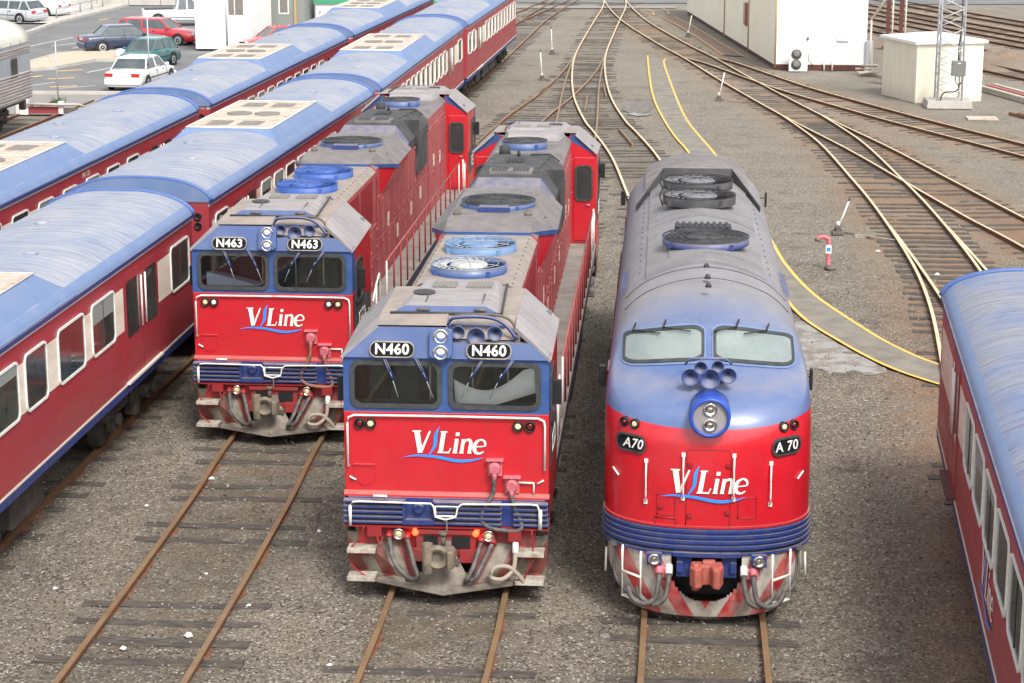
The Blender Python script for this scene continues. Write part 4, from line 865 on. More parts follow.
def a_loco():
    L = 17.9
    root = thing('streamlined_locomotive', 'round-nosed red and blue locomotive numbered A70 with two big split windscreens', 'locomotive', (.325, 25.5, 0), math.atan(.0145))
    # windscreen openings in (x, along) -> z band per x
    def wz(x, v):   # v 0 bottom .. 1 top; windscreen bottom and top drop outwards
        a = abs(x); zb = 3.36 - .13 * (a / 1.2) ** 1.8; zt = 3.675 - .21 * (a / 1.2) ** 2.0; return zb + (zt - zb) * v
    def body_pt(s, z, y0=None):
        return None
    zs = [1.0 + .08 * i for i in range(22)] + [2.76 + .045 * i for i in range(25)] + [3.88 + .025 * i for i in range(9)] + [4.1]
    n = 26
    def ring(z):
        w_ = ss(NW, z) if z < 4.03 else lerp_tab(NW, z); pts = []
        for k in range(n + 1):
            a = PI * k / n; x = -w_ * math.cos(a); c = abs(math.cos(a)); pts.append((x, ss(NF, z) + lerp_tab(ND, z) * (1 - max(0, 1 - c ** 2.3) ** (1 / 2.3)), z))
        back = [(-x, L - y, z) for x, y, z in pts]
        mid = lambda a, b, m: [(a[0] + (b[0] - a[0]) * q / m, a[1] + (b[1] - a[1]) * q / m, z) for q in range(1, m)]
        return pts + mid(pts[-1], back[0], 12) + back + mid(back[-1], pts[0], 12)
    g = MB(); rings = [ring(z) for z in zs]; ids = g.loft(rings, 0, True, True, (False, True))
    # material by paint scheme: red below the waist line, blue above (roof gets grime by dust mixing)
    m = mat('streamliner_paint', (.60, .012, .022), .30, dust=(.34, .27, .27), dustamt=.0, coat=.4)
    t = m.node_tree; N = t.nodes; Lk = t.links; p = N['Principled BSDF']
    tc = N.new('ShaderNodeTexCoord'); sp = N.new('ShaderNodeSeparateXYZ'); Lk.new(tc.outputs['Object'], sp.inputs[0])
    def MR(v, a, b, c_, d_):
        x = N.new('ShaderNodeMapRange'); Lk.new(v, x.inputs[0])
        for i, q in enumerate((a, b, c_, d_)): x.inputs[1 + i].default_value = q
        return x.outputs[0]
    def MX(a, b, f):
        x = N.new('ShaderNodeMix'); x.data_type = 'RGBA'
        for i, v in ((6, a), (7, b)):
            if isinstance(v, tuple): x.inputs[i].default_value = (*v, 1)
            else: Lk.new(v, x.inputs[i])
        Lk.new(f, x.inputs[0]); return x.outputs[2]
    def NZ(sc, st=(1, 1, 1)):
        mp = N.new('ShaderNodeMapping'); mp.inputs['Scale'].default_value = st; Lk.new(tc.outputs['Object'], mp.inputs[0])
        x = N.new('ShaderNodeTexNoise'); x.inputs['Scale'].default_value = sc; x.inputs['Detail'].default_value = 7; x.inputs['Roughness'].default_value = .62; x.inputs['Distortion'].default_value = .4; Lk.new(mp.outputs[0], x.inputs['Vector']); return x.outputs[0]
    def MT(op, a, b):
        x = N.new('ShaderNodeMath'); x.operation = op
        for i, v in enumerate((a, b)):
            if isinstance(v, (int, float)): x.inputs[i].default_value = v
            else: Lk.new(v, x.inputs[i])
        return x.outputs[0]
    red = MX((.52, .010, .020), (.40, .015, .025), MR(NZ(2), .4, .65, 0, .6))
    blue = MX((.062, .112, .27), (.15, .185, .30), MR(NZ(1.6, (.6, .6, 2.4)), .35, .7, 0, .7)); blue = MX(blue, (.21, .20, .215), MR(NZ(9, (1, 1, .35)), .60, .72, 0, .5))
    tan = MX((.235, .222, .225), (.19, .185, .20), MR(NZ(1.6), .35, .65, 0, 1))
    # grime fades from blue nose to brown-grey roof with distance along the roof
    f = MT('ADD', MR(sp.outputs[1], 1.4, 2.9, 0, 1.0), MT('MULTIPLY', MT('SUBTRACT', NZ(3.5), .5), .7))
    yy = MT('MULTIPLY', f, MR(sp.outputs[2], 2.75, 3.5, .25, 1)); yy.node.use_clamp = True
    shelf = MR(MT('ADD', MT('MULTIPLY', MT('ABSOLUTE', MT('SUBTRACT', sp.outputs[2], 3.10), 0), -5), MT('MULTIPLY', NZ(3, (1, 1, 2)), 1.4)), -.1, .8, 0, .5)
    blue = MX(blue, (.25, .235, .26), shelf)
    up = MX(blue, tan, yy)
    line = MT('GREATER_THAN', MT('ADD', sp.outputs[2], MT('MULTIPLY', MT('MULTIPLY', sp.outputs[0], sp.outputs[0]), -.055)), 2.66)
    Lk.new(MX(red, up, line), p.inputs['Base Color']); dull = MR(sp.outputs[1], 1.2, 2.6, 0, 1); top_ = MT('MULTIPLY', dull, line)
    Lk.new(MT('MAXIMUM', MR(NZ(3), .3, .7, .22, .45), MT('MULTIPLY', top_, .72)), p.inputs['Roughness']); Lk.new(MT('SUBTRACT', .4, MT('MULTIPLY', top_, .4)), p.inputs['Coat Weight'])
    body = g.build('body', m, root)
    fx = lambda x, z, off=0: (x, nose_y(x, z, off), z)
    for front in (1, -1):
        P3 = (lambda x, z, off=0: fx(x, z, off)) if front > 0 else (lambda x, z, off=0: (-x, L - nose_y(x, z, off), z))
        # windscreens
        for s in (-1, 1):
            def fw(u, v, d=0, s=s):      # u .0-.1 across, v 0..1 up
                x = s * (.10 + 1.06 * u); z = wz(x, v); b = P3(x, z); off = d
                # outward direction is mostly forward and up
                return (b[0], b[1] - front * off * .86, b[2] + off * .5)
            g = MB(); U_ = 12; V_ = 5
            o_ = [(.0 + 1.0 * a, b) for a, b in rrect(0, 1, 0, 1, .16, 6)]
            # dense pane grid clipped by rounded-corner shrink
            def pane_pt(a, b):
                k = .16; cx = min(max(a, k), 1 - k); cy = min(max(b, k * 1.0), 1 - k)
                dx, dy = a - cx, b - cy; l = math.hypot(dx, dy); mx = max(abs(dx), abs(dy))
                if l > 0 and abs(dx) > 0 and abs(dy) > 0: sc_ = mx / l; dx *= sc_; dy *= sc_
                return cx + dx, cy + dy
            ids = [[g.V(fw(*pane_pt(a / 16, b / 8), .022)) for a in range(17)] for b in range(9)]
            for b in range(8):
                for a in range(16): g.F((ids[b][a], ids[b][a + 1], ids[b + 1][a + 1], ids[b + 1][a]), 0, True)
            ws_ = bpy.data.objects.new('windscreen', None); COL.objects.link(ws_); ws_.parent = root
            g.build('pane', WSGLASS, ws_)
            rim = []
            loop = [pane_pt(a / 16, 0) for a in range(16)] + [pane_pt(1, b / 8) for b in range(8)] + [pane_pt(1 - a / 16, 1) for a in range(16)] + [pane_pt(0, 1 - b / 8) for b in range(8)]
            g = MB(); outer = [(.5 + (a - .5) * 1.07, .5 + (b - .5) * 1.22) for a, b in loop]
            frame(g, outer, loop, fw, .035); g.build('rubber_seal', RUBBER, ws_)
            g = MB(); out2 = [(.5 + (a - .5) * 1.11, .5 + (b - .5) * 1.36) for a, b in loop]; frame(g, out2, outer, fw, .016); g.build('window_surround', ROOFS, ws_)
            for u0 in (.22, .62) if s < 0 else (.30, .70):
                g = MB(); a, b, c_ = fw(u0, 1.32, .05), fw(u0 - .04, 1.05, .09), fw(u0 - .34, .86, .07)
                if s < 0: a, b, c_ = fw(u0 + .25, 1.32, .05), fw(u0 + .28, 1.05, .09), fw(u0 - .08, .88, .07)
                g.tube([a, b], .014, 5); g.tube([b, c_], .010, 5); g.build('wiper', BLACK, ws_)
        # headlight
        g = MB(); yc = .02
        cx = (0, yc if front > 0 else L - yc, 2.875); ax = (0, -front, 0)
        g.lathe(cx, ax, [(.27, -.4), (.275, .0), (.27, .10), (.235, .12), (.225, .08)], 32, 0, (True, False)); hl = g.build('headlight', BLUEHL, root)
        g = MB(); g.lathe(cx, ax, [(.228, .07), (.02, .075)], 32, 0, (False, True)); g.build('headlight_plate', TOPL, hl)
        for dz in (-.1, .11):
            g = MB(); g.lathe((0, cx[1] - front * .06, cx[2] + dz), ax, [(.088, 0), (.092, .035), (.07, .045), (.06, .02), (.02, .05)], 20); g.build('lamp', CHROME, hl)
        # air horns cluster
        g = MB()
        for x, z, r in ((0, 3.25, .13), (-.26, 3.27, .11), (.245, 3.30, .10), (-.125, 3.40, .08), (.105, 3.41, .075)):
            y = .52 + (.04 if r < .08 else 0); horn(g, x, y, z, r, .34)
        g.tube([(-.33, .86, 3.36), (-.26, .80, 3.46), (.2, .80, 3.47), (.30, .86, 3.38)], .016); g.box(-.2, .2, .75, .95, 3.15, 3.30)
        g.T = None
        if front < 0: g.v = [(-x, L - y, z) for x, y, z in g.v]
        g.build('air_horns', HORNM, root)
        # decals and nose details through the surface function
        for s in (-1, 1):
            for x, mt_ in ((1.125, REDLENS), (1.0, AMBER)):
                x *= s if True else 1; x = x if abs(x) > 1.05 else s * .985; b = P3(x, 2.66, .0); b2 = P3(x, 2.66, .05); slope = .55 * s * front
                ax2 = (slope, -front, .05)
                g = MB(); g.lathe(b, ax2, [(.068, -.04), (.07, .035), (.052, .04), (.052, .02)], 18, 0, (True, False)); ml = g.build('marker_light', BLACK, root)
                g = MB(); g.lathe(b, ax2, [(.052, .02), (.02, .045)], 16); g.build('lens', mt_, ml)
            g = MB(); lp = rrect(s * 1.04 - .22, s * 1.04 + .22, 2.31, 2.50, .09)
            nb_f = lambda u, v, d=0: P3(s * 1.04 + (u - s * 1.04) * .82, v, .012 + d)
            g.sheet(lp, [], lambda u, v: nb_f(u, v, .02)); nb = g.build('number_board', BOARD, root)
            g = MB(); o2 = rrect(s * 1.04 - .245, s * 1.04 + .245, 2.285, 2.525, .11); frame(g, o2, lp, lambda u, v, d: nb_f(u, v, d - .01), .04); g.build('board_rim', RUBBER, nb)
            text_on('A 70' if s > 0 else ' A70', .185, (lambda u, v, s=s: nb_f(s * 1.04 + u, 2.405 + v, .03)), WHITE, nb, 'number', bold=.003, shear=.0 if s > 0 else .25)
            for x, za, zb in ((.83, 1.66, 2.17), (.335, 1.76, 2.30)):
                g = MB(); xx = s * x; g.tube([P3(xx, zb + .03, -.01), P3(xx, zb, .06), P3(xx, zb - .1, .07), P3(xx, za + .1, .07), P3(xx, za, .06), P3(xx, za - .03, -.01)], .013, 6)
                for zz in (zb + .03, za - .03): q = P3(xx, zz, .01); g.box(q[0] - .025, q[0] + .025, q[1] - .015, q[1] + .015, zz - .025, zz + .025)
                g.build('nose_grab_rail', WHITE, root)
            g = MB(); g.tube([P3(s * 1.28, 2.0, .03), P3(s * 1.20, 1.92, .03)], .014); g.build('lamp_iron', WHITE, root)
        if front > 0: vline_logo(lambda u, v, d: fx(u - .05, 1.81 + v, .012 + d), root, .88)
        # nose door and hatches outlines
        g = MB()
        for x0, x1, z0, z1 in ((-.29, .29, 1.33, 2.40), (-.68, -.44, 1.48, 1.76), (.40, .64, 1.46, 1.74)):
            pts = [(x0, z0), (x1, z0), (x1, z1), (x0, z1), (x0, z0)]
            dn = []
            for a, b in zip(pts, pts[1:]): dn += [(a[0] + (b[0] - a[0]) * q / 6, a[1] + (b[1] - a[1]) * q / 6) for q in range(6)]
            g.tube([P3(x, z, .002) for x, z in dn + [dn[0]]], .007, 4)
        g.tube([P3(-.56 + .15 * math.cos(a), 1.44 + .17 * math.sin(a) * 1.0, .004) for a in [PI + PI * q / 10 for q in range(11)]], .008, 4); g.tube([P3(-.71, 1.44, .01), P3(-.41, 1.44, .01)], .010, 4)
        for x, z in ((-.24, 2.2), (-.24, 1.5), (.26, 2.2), (.26, 1.55), (-.62, 1.6)): q = P3(x, z, .02); g.box(q[0] - .03, q[0] + .03, q[1] - .012, q[1] + .012, z - .025, z + .025)
        g.build('nose_door_outline', REDD, root)
        # blue ribbed band
        def band(mb, z0, z1, o, xa=-1, xb=1, mi=0, w0=1.40):
            A = []; 
            for k in range(41):
                a = PI * k / 40; xx = -math.cos(a)
                if xx < xa - 1e-6 or xx > xb + 1e-6: continue
                t_ = abs(xx); A.append(((w0 + o) * xx, .02 + 1.0 * (1 - max(0, 1 - t_ ** 2.3) ** (1 / 2.3)) - o))
            if front < 0: A = [(-x, L - y) for x, y in A]
            r1 = [(x, y, z0) for x, y in A]; r2 = [(x, y, z1) for x, y in A]; inn = .08 + o
            def inner(x, y, z): q = Vector((x, y - front * (-.0) , 0)); c0 = Vector((0, 1.4 if front > 0 else L - 1.4, 0)); dd = (c0 - q).normalized() * inn; return (x + dd.x, y + dd.y, z)
            mb.loft([[inner(*p) for p in r1], r1, r2, [inner(*p) for p in r2]], mi, False, False, (False, False))
        g = MB()
        for k in range(4): band(g, 1.03 + k * .075, 1.068 + k * .075, .034 - .003 * k)
        band(g, 1.0, 1.31, .008)
        band(g, .93, .985, .07, -.36, .36); band(g, .94, .975, .03)
        g.build('ribbed_band', BLUED, root)
        g = MB(); band(g, 1.315, 1.345, .016); g.build('band_top_lip', RED, root)
        # pilot apron with coupler opening
        g = MB(); zz = [.04, .12, .20, .25] + [.265 + .018 * i for i in range(16)] + [.58, .66, .80, .96]
        def pw(z): return 1.10 + .24 * min(1, max(0, z - .1) / .5) ** .6
        def ap(xx, z):
            w_ = pw(z); t_ = abs(xx); return (w_ * xx, .04 - .03 * (z - .1) + .18 * max(0, .3 - z) + .9 * (1 - max(0, 1 - t_ ** 2.3) ** (1 / 2.3)), z)
        K = 96; grid = [[ap(-math.cos(PI * k / K), z) for k in range(K + 1)] for z in zz]
        if front < 0: grid = [[(-x, L - y, z) for x, y, z in r] for r in grid]
        for th in (0, .05):
            ids = [[g.V((x, y + front * th, z)) for x, y, z in r] for r in grid]
            for i in range(len(zz) - 1):
                for k in range(K):
                    xm = (grid[i][k][0] + grid[i][k + 1][0]) / 2; zm = (zz[i] + zz[i + 1]) / 2
                    if abs(xm) < .46 and zm > .26 + .30 * (abs(xm) / .46) ** 3: continue
                    g.F((ids[i][k], ids[i][k + 1], ids[i + 1][k + 1], ids[i + 1][k]), 0, True)
        g.build('pilot_apron', STRIPE, root)
        fy = lambda y: y if front > 0 else L - y
        def fbox(g, x0, x1, y0, y1, z0, z1, mi=0): g.box(x0, x1, min(fy(y0), fy(y1)), max(fy(y0), fy(y1)), z0, z1, mi)
        g = MB(); fbox(g, -.5, .5, .55, .6, .2, 1.0); g.build('coupler_recess', BLACK, root)
        g = MB(); 
        for s in (-1, 1): fbox(g, s * .30 - .1, s * .30 + .1, .05, .14, .62, .92); fbox(g, s * .36 - .04, s * .36 + .04, -.0, .1, .70, .84)
        build_lr(g, 'buffer_bracket', BLUED, root)
        g = MB(); fbox(g, -.15, .15, -.1, .6, .58, .80)
        pr = [(-.24, .02), (-.26, -.22), (-.18, -.34), (-.08, -.3), (-.06, -.18), (.05, -.16), (.10, -.32), (.2, -.34), (.26, -.15), (.24, .02)]
        g.prism([(x * .86, fy(y)) for x, y in pr], 'z', .58, .86); g.cyl((-.145, fy(-.2), .52), (-.145, fy(-.2), .90), .05); g.box(-.06, .12, min(fy(-.12), fy(.0)), max(fy(-.12), fy(.0)), .82, .90)
        g.build('coupler', PINKR, root, bevel=.025)
        for s in (-1, 1):
            # bufferbeam lamp
            y = .03
            g = MB(); fbox(g, s * .70 - .1, s * .70 + .1, y - .05, y + .05, .80, .96); g.lathe((s * .70, fy(y - .05), .885), (0, -front, 0), [(.075, 0), (.08, .03), (.06, .035), (.05, .01), (.02, .03)], 18, 1); g.build('buffer_beam_lamp', [BLUED, CHROME], root)
            # ladder step
            g = MB()
            xs2 = (s * .88, s * 1.13)
            for x in xs2: yy_ = .10 + .25 * (abs(x) > 1); g.tube([(x, fy(yy_ - .05), .96), (x, fy(yy_ - .12), .9), (x, fy(yy_ - .12), .26)], .018, 6)
            for z in (.27, .62): g.tube([(xs2[0], fy(-.02), z), (xs2[1], fy(.23), z)], .018, 6)
            g.hexa([(xs2[0], fy(-.03), .265), (xs2[1], fy(.21), .265), (xs2[1], fy(.30), .265), (xs2[0], fy(.06), .265), (xs2[0], fy(-.03), .28), (xs2[1], fy(.21), .28), (xs2[1], fy(.30), .28), (xs2[0], fy(.06), .28)])
            g.build('step_ladder', WHITE, root)
            for q in range(2):
                g = MB(); x0 = s * (.50 + .13 * q); P_ = [(x0, .0, .72), (x0 + s * .01, -.08, .55), (x0 + s * .06, -.12, .36), (x0 + s * .20, -.10, .27), (x0 + s * .36, -.02, .33), (x0 + s * .42, .06, .45)]
                g.tube([(x, fy(y), z) for x, y, z in P_], .036, 8, 0, 5); g.cyl((x0, fy(.05), .78), (x0, fy(-.04), .68), .05, n=10, mi=1); g.build('brake_hose', [HOSE, PINK if q else WHITE], root)
            g = MB(); g.tube([(s * 1.24, fy(.45), .93), (s * 1.25, fy(.42), .60), (s * 1.18, fy(.32), .42), (s * 1.0, fy(.10), .30)], .02, 6, 0, 4); g.box(s * 1.25 - .04, s * 1.25 + .04, min(fy(.38), fy(.5)), max(fy(.38), fy(.5)), .92, .97); g.build('side_hose', HOSE, root)
            g = MB(); g.tube([(s * 1.36, fy(.72), .78), (s * 1.37, fy(.68), .45)], .016); g.build('side_grab_rail', WHITE, root)
            g = MB(); fbox(g, s * .58 - .12, s * .58 + .12, .02, .1, .6, .76); g.build('hose_manifold', PINK, root, bevel=.02)
    # side body below: skirt, doors
    for s in (-1, 1):
        g = MB(); g.box(min(s * 1.28, s * 1.36), max(s * 1.28, s * 1.36), 1.5, L - 1.5, .86, 1.0); g.build('side_skirt', BLUED, root)
        for y in (2.6, L - 2.6):
            g = MB(); g.box(min(s * 1.38, s * 1.42), max(s * 1.38, s * 1.42), y - .3, y + .3, 1.3, 2.9); dr = g.build('cab_door', RED, root, bevel=.01)
            g = MB(); g.box(min(s * 1.39, s * 1.426), max(s * 1.39, s * 1.426), y - .22, y + .22, 2.3, 2.78); g.build('door_window', GLASS, dr)
        for y, z in ((2.3, 2.85), (L - 1.9, 3.15)):
            g = MB(); g.box(min(s * 1.46, s * 1.53), max(s * 1.44, s * 1.50), y - .07, y + .07, z - .18, z + .12); g.tube([(s * 1.36, y, z), (s * 1.5, y, z)], .012); g.build('mirror', BLACK, root, bevel=.02)
        g = MB()
        for k in range(6):
            y = 4.6 + k * .26; q = 1.12; g.poly([(s * 1.16, y, 3.63), (s * 1.28, y + .02, 3.49), (s * 1.30, y + .1, 3.56)])
        g.build('side_louvres', BLUED, root)
        g = MB()
        for y0_, y1_ in ((4.2, 7.4), (8.2, 11.4)): g.box(min(s * 1.41, s * 1.425), max(s * 1.41, s * 1.425), y0_, y1_, 2.2, 2.9)
        g.build('side_grille', REDD, root)
    # roof equipment
    def rz(x): # roof height at x
        lo, hi = 3.4, 4.1
        for _ in range(24):
            mdd = (lo + hi) / 2
            if lerp_tab(NW, mdd) > abs(x): lo = mdd
            else: hi = mdd
        return lo
    def roof_panel(name, x0, x1, y0, y1, h, mt_, bevel=.01, nx=12):
        g = MB(); xs_ = [x0 + (x1 - x0) * i / nx for i in range(nx + 1)]
        top = lambda y: [(x, y, rz(x) + h) for x in xs_]; bot = lambda y: [(x, y, rz(x) - .02) for x in xs_]
        g.loft([bot(y0), top(y0), top(y1), bot(y1)], 0, False, False, (False, False))
        for y in (y0, y1): pass
        a, b = x0, x1
        for x in (a, b): g.quad((x, y0, rz(x) - .02), (x, y1, rz(x) - .02), (x, y1, rz(x) + h), (x, y0, rz(x) + h))
        return g.build(name, mt_, root)
    roof_panel('roof_hatch', -.90, .90, 4.2, 7.9, .035, TOPA); roof_panel('roof_hatch', -.90, .90, 8.3, 12.9, .03, TOPA); roof_panel('roof_centre_panel', -.56, .60, 4.85, 6.7, .055, TOPA)
    g = MB()
    for y in (3.3, 4.1):
        g.tube([(x / 10, y - .05 * (1 - (x / 12) ** 2) * (4 if y < 4 else 4), rz(x / 10) + .006) for x in range(-12, 13)], .005 if y < 4.5 else .008, 4)
    for y in (2.5, 3.1, 3.9): g.lathe((0, y, rz(0) - .01), (0, 0, 1), [(.05, 0), (.03, .06), (.0, .07)], 10)
    for y in [5 + .5 * k for k in range(16)]:
        for s in (-1, 1): g.cyl((s * 1.0, y, rz(1.0) - .01), (s * 1.0, y, rz(1.0) + .012), .012, n=6)
    g.build('roof_seams_and_bolts', SOOT, root)
    f = roof_fan(root, .02, 5.75, 4.11, BLUED, SOOT, r=.68, h=.11, louvre=False, rimtop=SOOT, name='radiator_fan')
    g = MB(); g.lathe((.02, 5.75, 4.2), (0, 0, 1), [(.64, 0), (.3, .02), (.02, .03)], 30, 0, (False, True)); g.build('fan_mesh', SOOT, f)
    g = MB(); g.box(-.46, .46, 6.75, 7.2, 4.10, 4.17)
    for k in range(9): g.box(-.44 + k * .10, -.39 + k * .10, 6.7, 7.2, 4.15, 4.20)
    g.build('exhaust_grating', BLACK, root)
    for y in (9.6, 11.3):
        f = roof_fan(root, -.02, y, 4.11, SOOT, GALVD, r=.64, h=.15, louvre=True, rimtop=BLACK, name='cooling_fan')
        g = MB(); g.tube([(-.66, y - .25, 4.1), (-.72, y - .2, 4.26), (-.66, y + .05, 4.36)], .016); g.build('fan_bracket', BLACK, f)
    # sloping wind deflectors at the rear
    g = MB()
    g.hexa([(-.66, 12.9, 4.0), (.66, 12.9, 4.0), (.66, 13.0, 4.0), (-.66, 13.0, 4.0), (-.66, 12.95, 4.21), (.66, 12.95, 4.21), (.66, 13.02, 4.21), (-.66, 13.02, 4.21)])
    for s in (-1, 1): g.hexa([(s * .66, 12.9, 3.95), (s * 1.14, 11.5, 3.62), (s * 1.16, 11.6, 3.62), (s * .66, 13.0, 3.95), (s * .66, 12.95, 4.21), (s * 1.14, 11.5, 3.72), (s * 1.16, 11.6, 3.72), (s * .66, 13.02, 4.21)])
    g.build('fan_deflector', SOOT, root)
    g = MB(); xs_ = [-1.0 + 2.0 * i / 16 for i in range(17)]
    def dz(x, y): return min(4.21, rz(abs(x)) + .13) if y < 15.5 else rz(abs(x)) - .05
    g.loft([[(x, y, dz(x, y) - e_) for x in xs_] for y, e_ in ((12.97, .12), (13.0, 0), (14.6, .01), (15.45, .05), (16.1, .0))], 0, True, False, (False, False)); g.build('deflector_roof', TOPG, root)
    g = MB(); g.box(-1.15, 1.15, 1.2, L - 1.2, .80, 1.0); g.build('underframe', STEEL, root)
    g = MB(); g.box(-1.3, 1.3, 7.3, 10.7, .35, .9); g.build('fuel_tank', UNDER, root, bevel=.05)
    bogie(root, 2.4, (0, 1.9, 3.8)); bogie(root, L - 6.2, (0, 1.9, 3.8))
WSGLASS = mat('pale_reflective_windscreen', (.16, .20, .19), .04, spec=1.0, col2=(.24, .28, .26), mix=.8, scale=1.2, coat=1)
BLUEHL = mat('headlight_ring_blue', (.02, .07, .40), .35)
HORNM = mat('dusty_blue_horn_paint', (.06, .09, .24), .5, dust=(.3, .28, .28))
GALVD = mat('dark_louvre_steel', (.16, .16, .17), .6)
TOPA = mat('lavender_grey_roof_hatch', (.21, .20, .20), .7, col2=(.155, .15, .155), mix=.8, scale=1.8)
a_loco()

# ------------------------------------------------------------------ carriages
def roof_z(t):    # t = |x|/1.42
    return 3.36 + .44 * (max(0, 1 - t ** 2.6)) ** .62
def carriage(label, loc, rz, L, wins, doors, pods, group='red and blue passenger carriages', roof=None, script=False, both=False, white_end=None, num=None, name='passenger_carriage'):
    roof = roof or ROOFB
    root = thing(name, label, 'railway carriage', loc, rz, group); H = 1.42; ZT = 3.34
    g = MB(); g.box(-H, H, 0, L, 1.2, ZT); g.build('body', REDC, root)
    g = MB(); g.box(-H - .004, H + .004, .02, L - .02, 1.06, 1.196); g.build('skirt', BLUED, root)
    g = MB(); g.box(-H - .010, H + .010, .0, L, 1.2, 1.235); g.box(-H - .008, H + .008, .0, L, 3.245, 3.30); g.build('white_lining', CREAM2, root)
    for s in (-1, 1):
        segs = []; cur = .25; g = MB()
        for a, b in sorted([(a - .06, b + .06) for a, b in doors]): segs.append((cur, a)); cur = b
        segs.append((cur, L - .25))
        for a, b in segs:
            if b > a: g.box(min(s * H, s * (H + .005)), max(s * H, s * (H + .005)), a, b, 2.18, 2.92)
        g.build('cream_band', CREAM, root)
        for a, b in wins:
            fn = lambda u, v, d=0: (s * (H + .006 + d), u, v)
            g = MB(); frame(g, rrect(a - .038, b + .038, 2.142, 3.028, .13), rrect(a, b, 2.18, 2.99, .10), fn, .022); w_ = g.build('window', WHITE, root)
            g = MB(); g.sheet(rrect(a, b, 2.18, 2.99, .10), [], lambda u, v: fn(u, v, .006)); g.build('pane', GLASS, w_)
            if random.random() < .3:
                g = MB(); g.box(min(s * (H + .004), s * (H + .016)), max(s * (H + .004), s * (H + .016)), a + .03, b - .03, 2.98 - random.uniform(.1, .35), 2.975); g.build('blind', GREYW, w_)
            if b - a > 1.1 and hash((round(a, 2), L)) % 3 == 0:
                g = MB(); g.box(min(s * (H + .008), s * (H + .02)), max(s * (H + .008), s * (H + .02)), (a + b) / 2 - .015, (a + b) / 2 + .015, 2.2, 2.97); g.build('mullion', RUBBER, w_)
        for a, b in doors:
            g = MB(); m_ = (a + b) / 2
            g.box(min(s * H, s * (H + .007)), max(s * H, s * (H + .007)), a, b, 1.25, 3.12); d_ = g.build('door', REDC, root)
            g = MB()
            for y in (a - .015, m_, b + .015): g.box(min(s * H, s * (H + .009)), max(s * H, s * (H + .009)), y - .012, y + .012, 1.25, 3.12)
            g.build('door_gap', REDD, d_)
            g = MB()
            for y0, y1 in ((a + .12, m_ - .22), (m_ + .22, b - .12)):
                fn = lambda u, v, d=0: (s * (H + .008 + d), u, v); g.sheet(rrect(y0, y1, 2.0, 2.98, .08), [], lambda u, v: fn(u, v, .006))
            g.build('door_window', GLASS, d_)
            g = MB()
            for y in (m_ - .13, m_ + .13): g.cyl((s * (H + .04), y, 2.05), (s * (H + .04), y, 2.95), .018, n=6)
            g.build('door_handrail', WHITE, d_)
            g = MB(); g.box(min(s * H, s * (H + .12)), max(s * H, s * (H + .06)), a - .05, b + .05, 1.22, 1.26); g.build('door_step', CREAM2 if not script else MAROON, d_)
    if num:
        text_on(num, .17, lambda u, v: (H + .008, 12 + u, 3.13 + v), WHITE, root, 'number')
    # roof
    n = 22; K = int(L / .5)
    def rr(y, e=0): return [((H + .03) * math.sin(PI / 2 * (2 * k / n - 1)), y, roof_z(abs(math.sin(PI / 2 * (2 * k / n - 1)))) + e) for k in range(n + 1)]
    g = MB(); rings = [rr(L * i / K, .012 * noise.noise((i * .9, L, 0))) for i in range(K + 1)]; ids = g.loft(rings, 0, True, False, (False, False))
    # side strips get the plain blue side paint
    for i in range(K):
        for k in list(range(0, 3)) + list(range(n - 3, n)): g.m[i * n + k] = 1
    for yy in (0, L):
        r_ = rr(yy); g.poly(r_ + [(H, yy, 3.30), (-H, yy, 3.30)], 1)
    g.build('roof', [roof, ROOFS], root)
    g = MB()
    for yy in (.04, L - .04): g.tube([(x * 1.012, yy, z + .01) for x, _, z in rr(yy)], .045, 6)
    build_lr(g, 'roof_end_rim', BLUEM, root, 0, 1, L / 2)
    g = MB()
    for s in (-1, 1): g.box(min(s * H, s * (H + .05)), max(s * H, s * (H + .05)), 0, L, 3.30, 3.37)
    build_lr(g, 'gutter', BLUED, root)
    if name == 'passenger_carriage':
        g = MB()
        for k in range(1, int(L / 2.6)):
            y = k * 2.6 + random.uniform(-.2, .2)
            if any(a - .5 < y < b + .5 for a, b in pods): continue
            x = .35 * random.choice((-1, 1)); g = MB(); g.lathe((x, y, roof_z(abs(x) / H) - .01), (0, 0, 1), [(.13, 0), (.11, .035), (.02, .05)], 14); g.build('roof_ventilator', roof, root)
    # air conditioning units
    for a, b in pods:
        w_ = 1.02; zt = 3.845
        g = MB(); g.hexa([(-1.46, a - .75, 3.38), (1.46, a - .75, 3.38), (1.46, b + .75, 3.38), (-1.46, b + .75, 3.38), (-w_, a, zt), (w_, a, zt), (w_, b, zt), (-w_, b, zt)])
        pd = g.build('air_conditioning_pod', ROOFS, root, bevel=.015)
        g = MB(); g.box(-w_ + .02, w_ - .02, a + .02, b - .02, zt, zt + .015); g.build('pod_top', PODC, pd)
        g = MB(); m_ = (a + b) / 2
        for x in (-.32, .32): g.lathe((x * 1.1, m_ - .1, zt + .016), (0, 0, 1), [(.31, 0), (.31, .03), (.25, .02)], 28)
        g.build('pod_fan_disc', GRILL, pd)
        for y0 in (a + .45, b - 1.35):
            for x0 in (-.66, .10):
                g = MB(); g.box(x0, x0 + .52, y0, y0 + .75, zt + .012, zt + .03); g.build('pod_grille', GRILL, pd)
        g = MB(); g.tube([(-w_, a, zt + .01), (w_, a, zt + .01), (w_, b, zt + .01), (-w_, b, zt + .01), (-w_, a, zt + .01)], .016, 4)
        for y in (m_ - .9, m_ + .75): g.box(-w_, w_, y - .008, y + .008, zt + .015, zt + .02)
        g.build('pod_edge_trim', WHITE, pd)
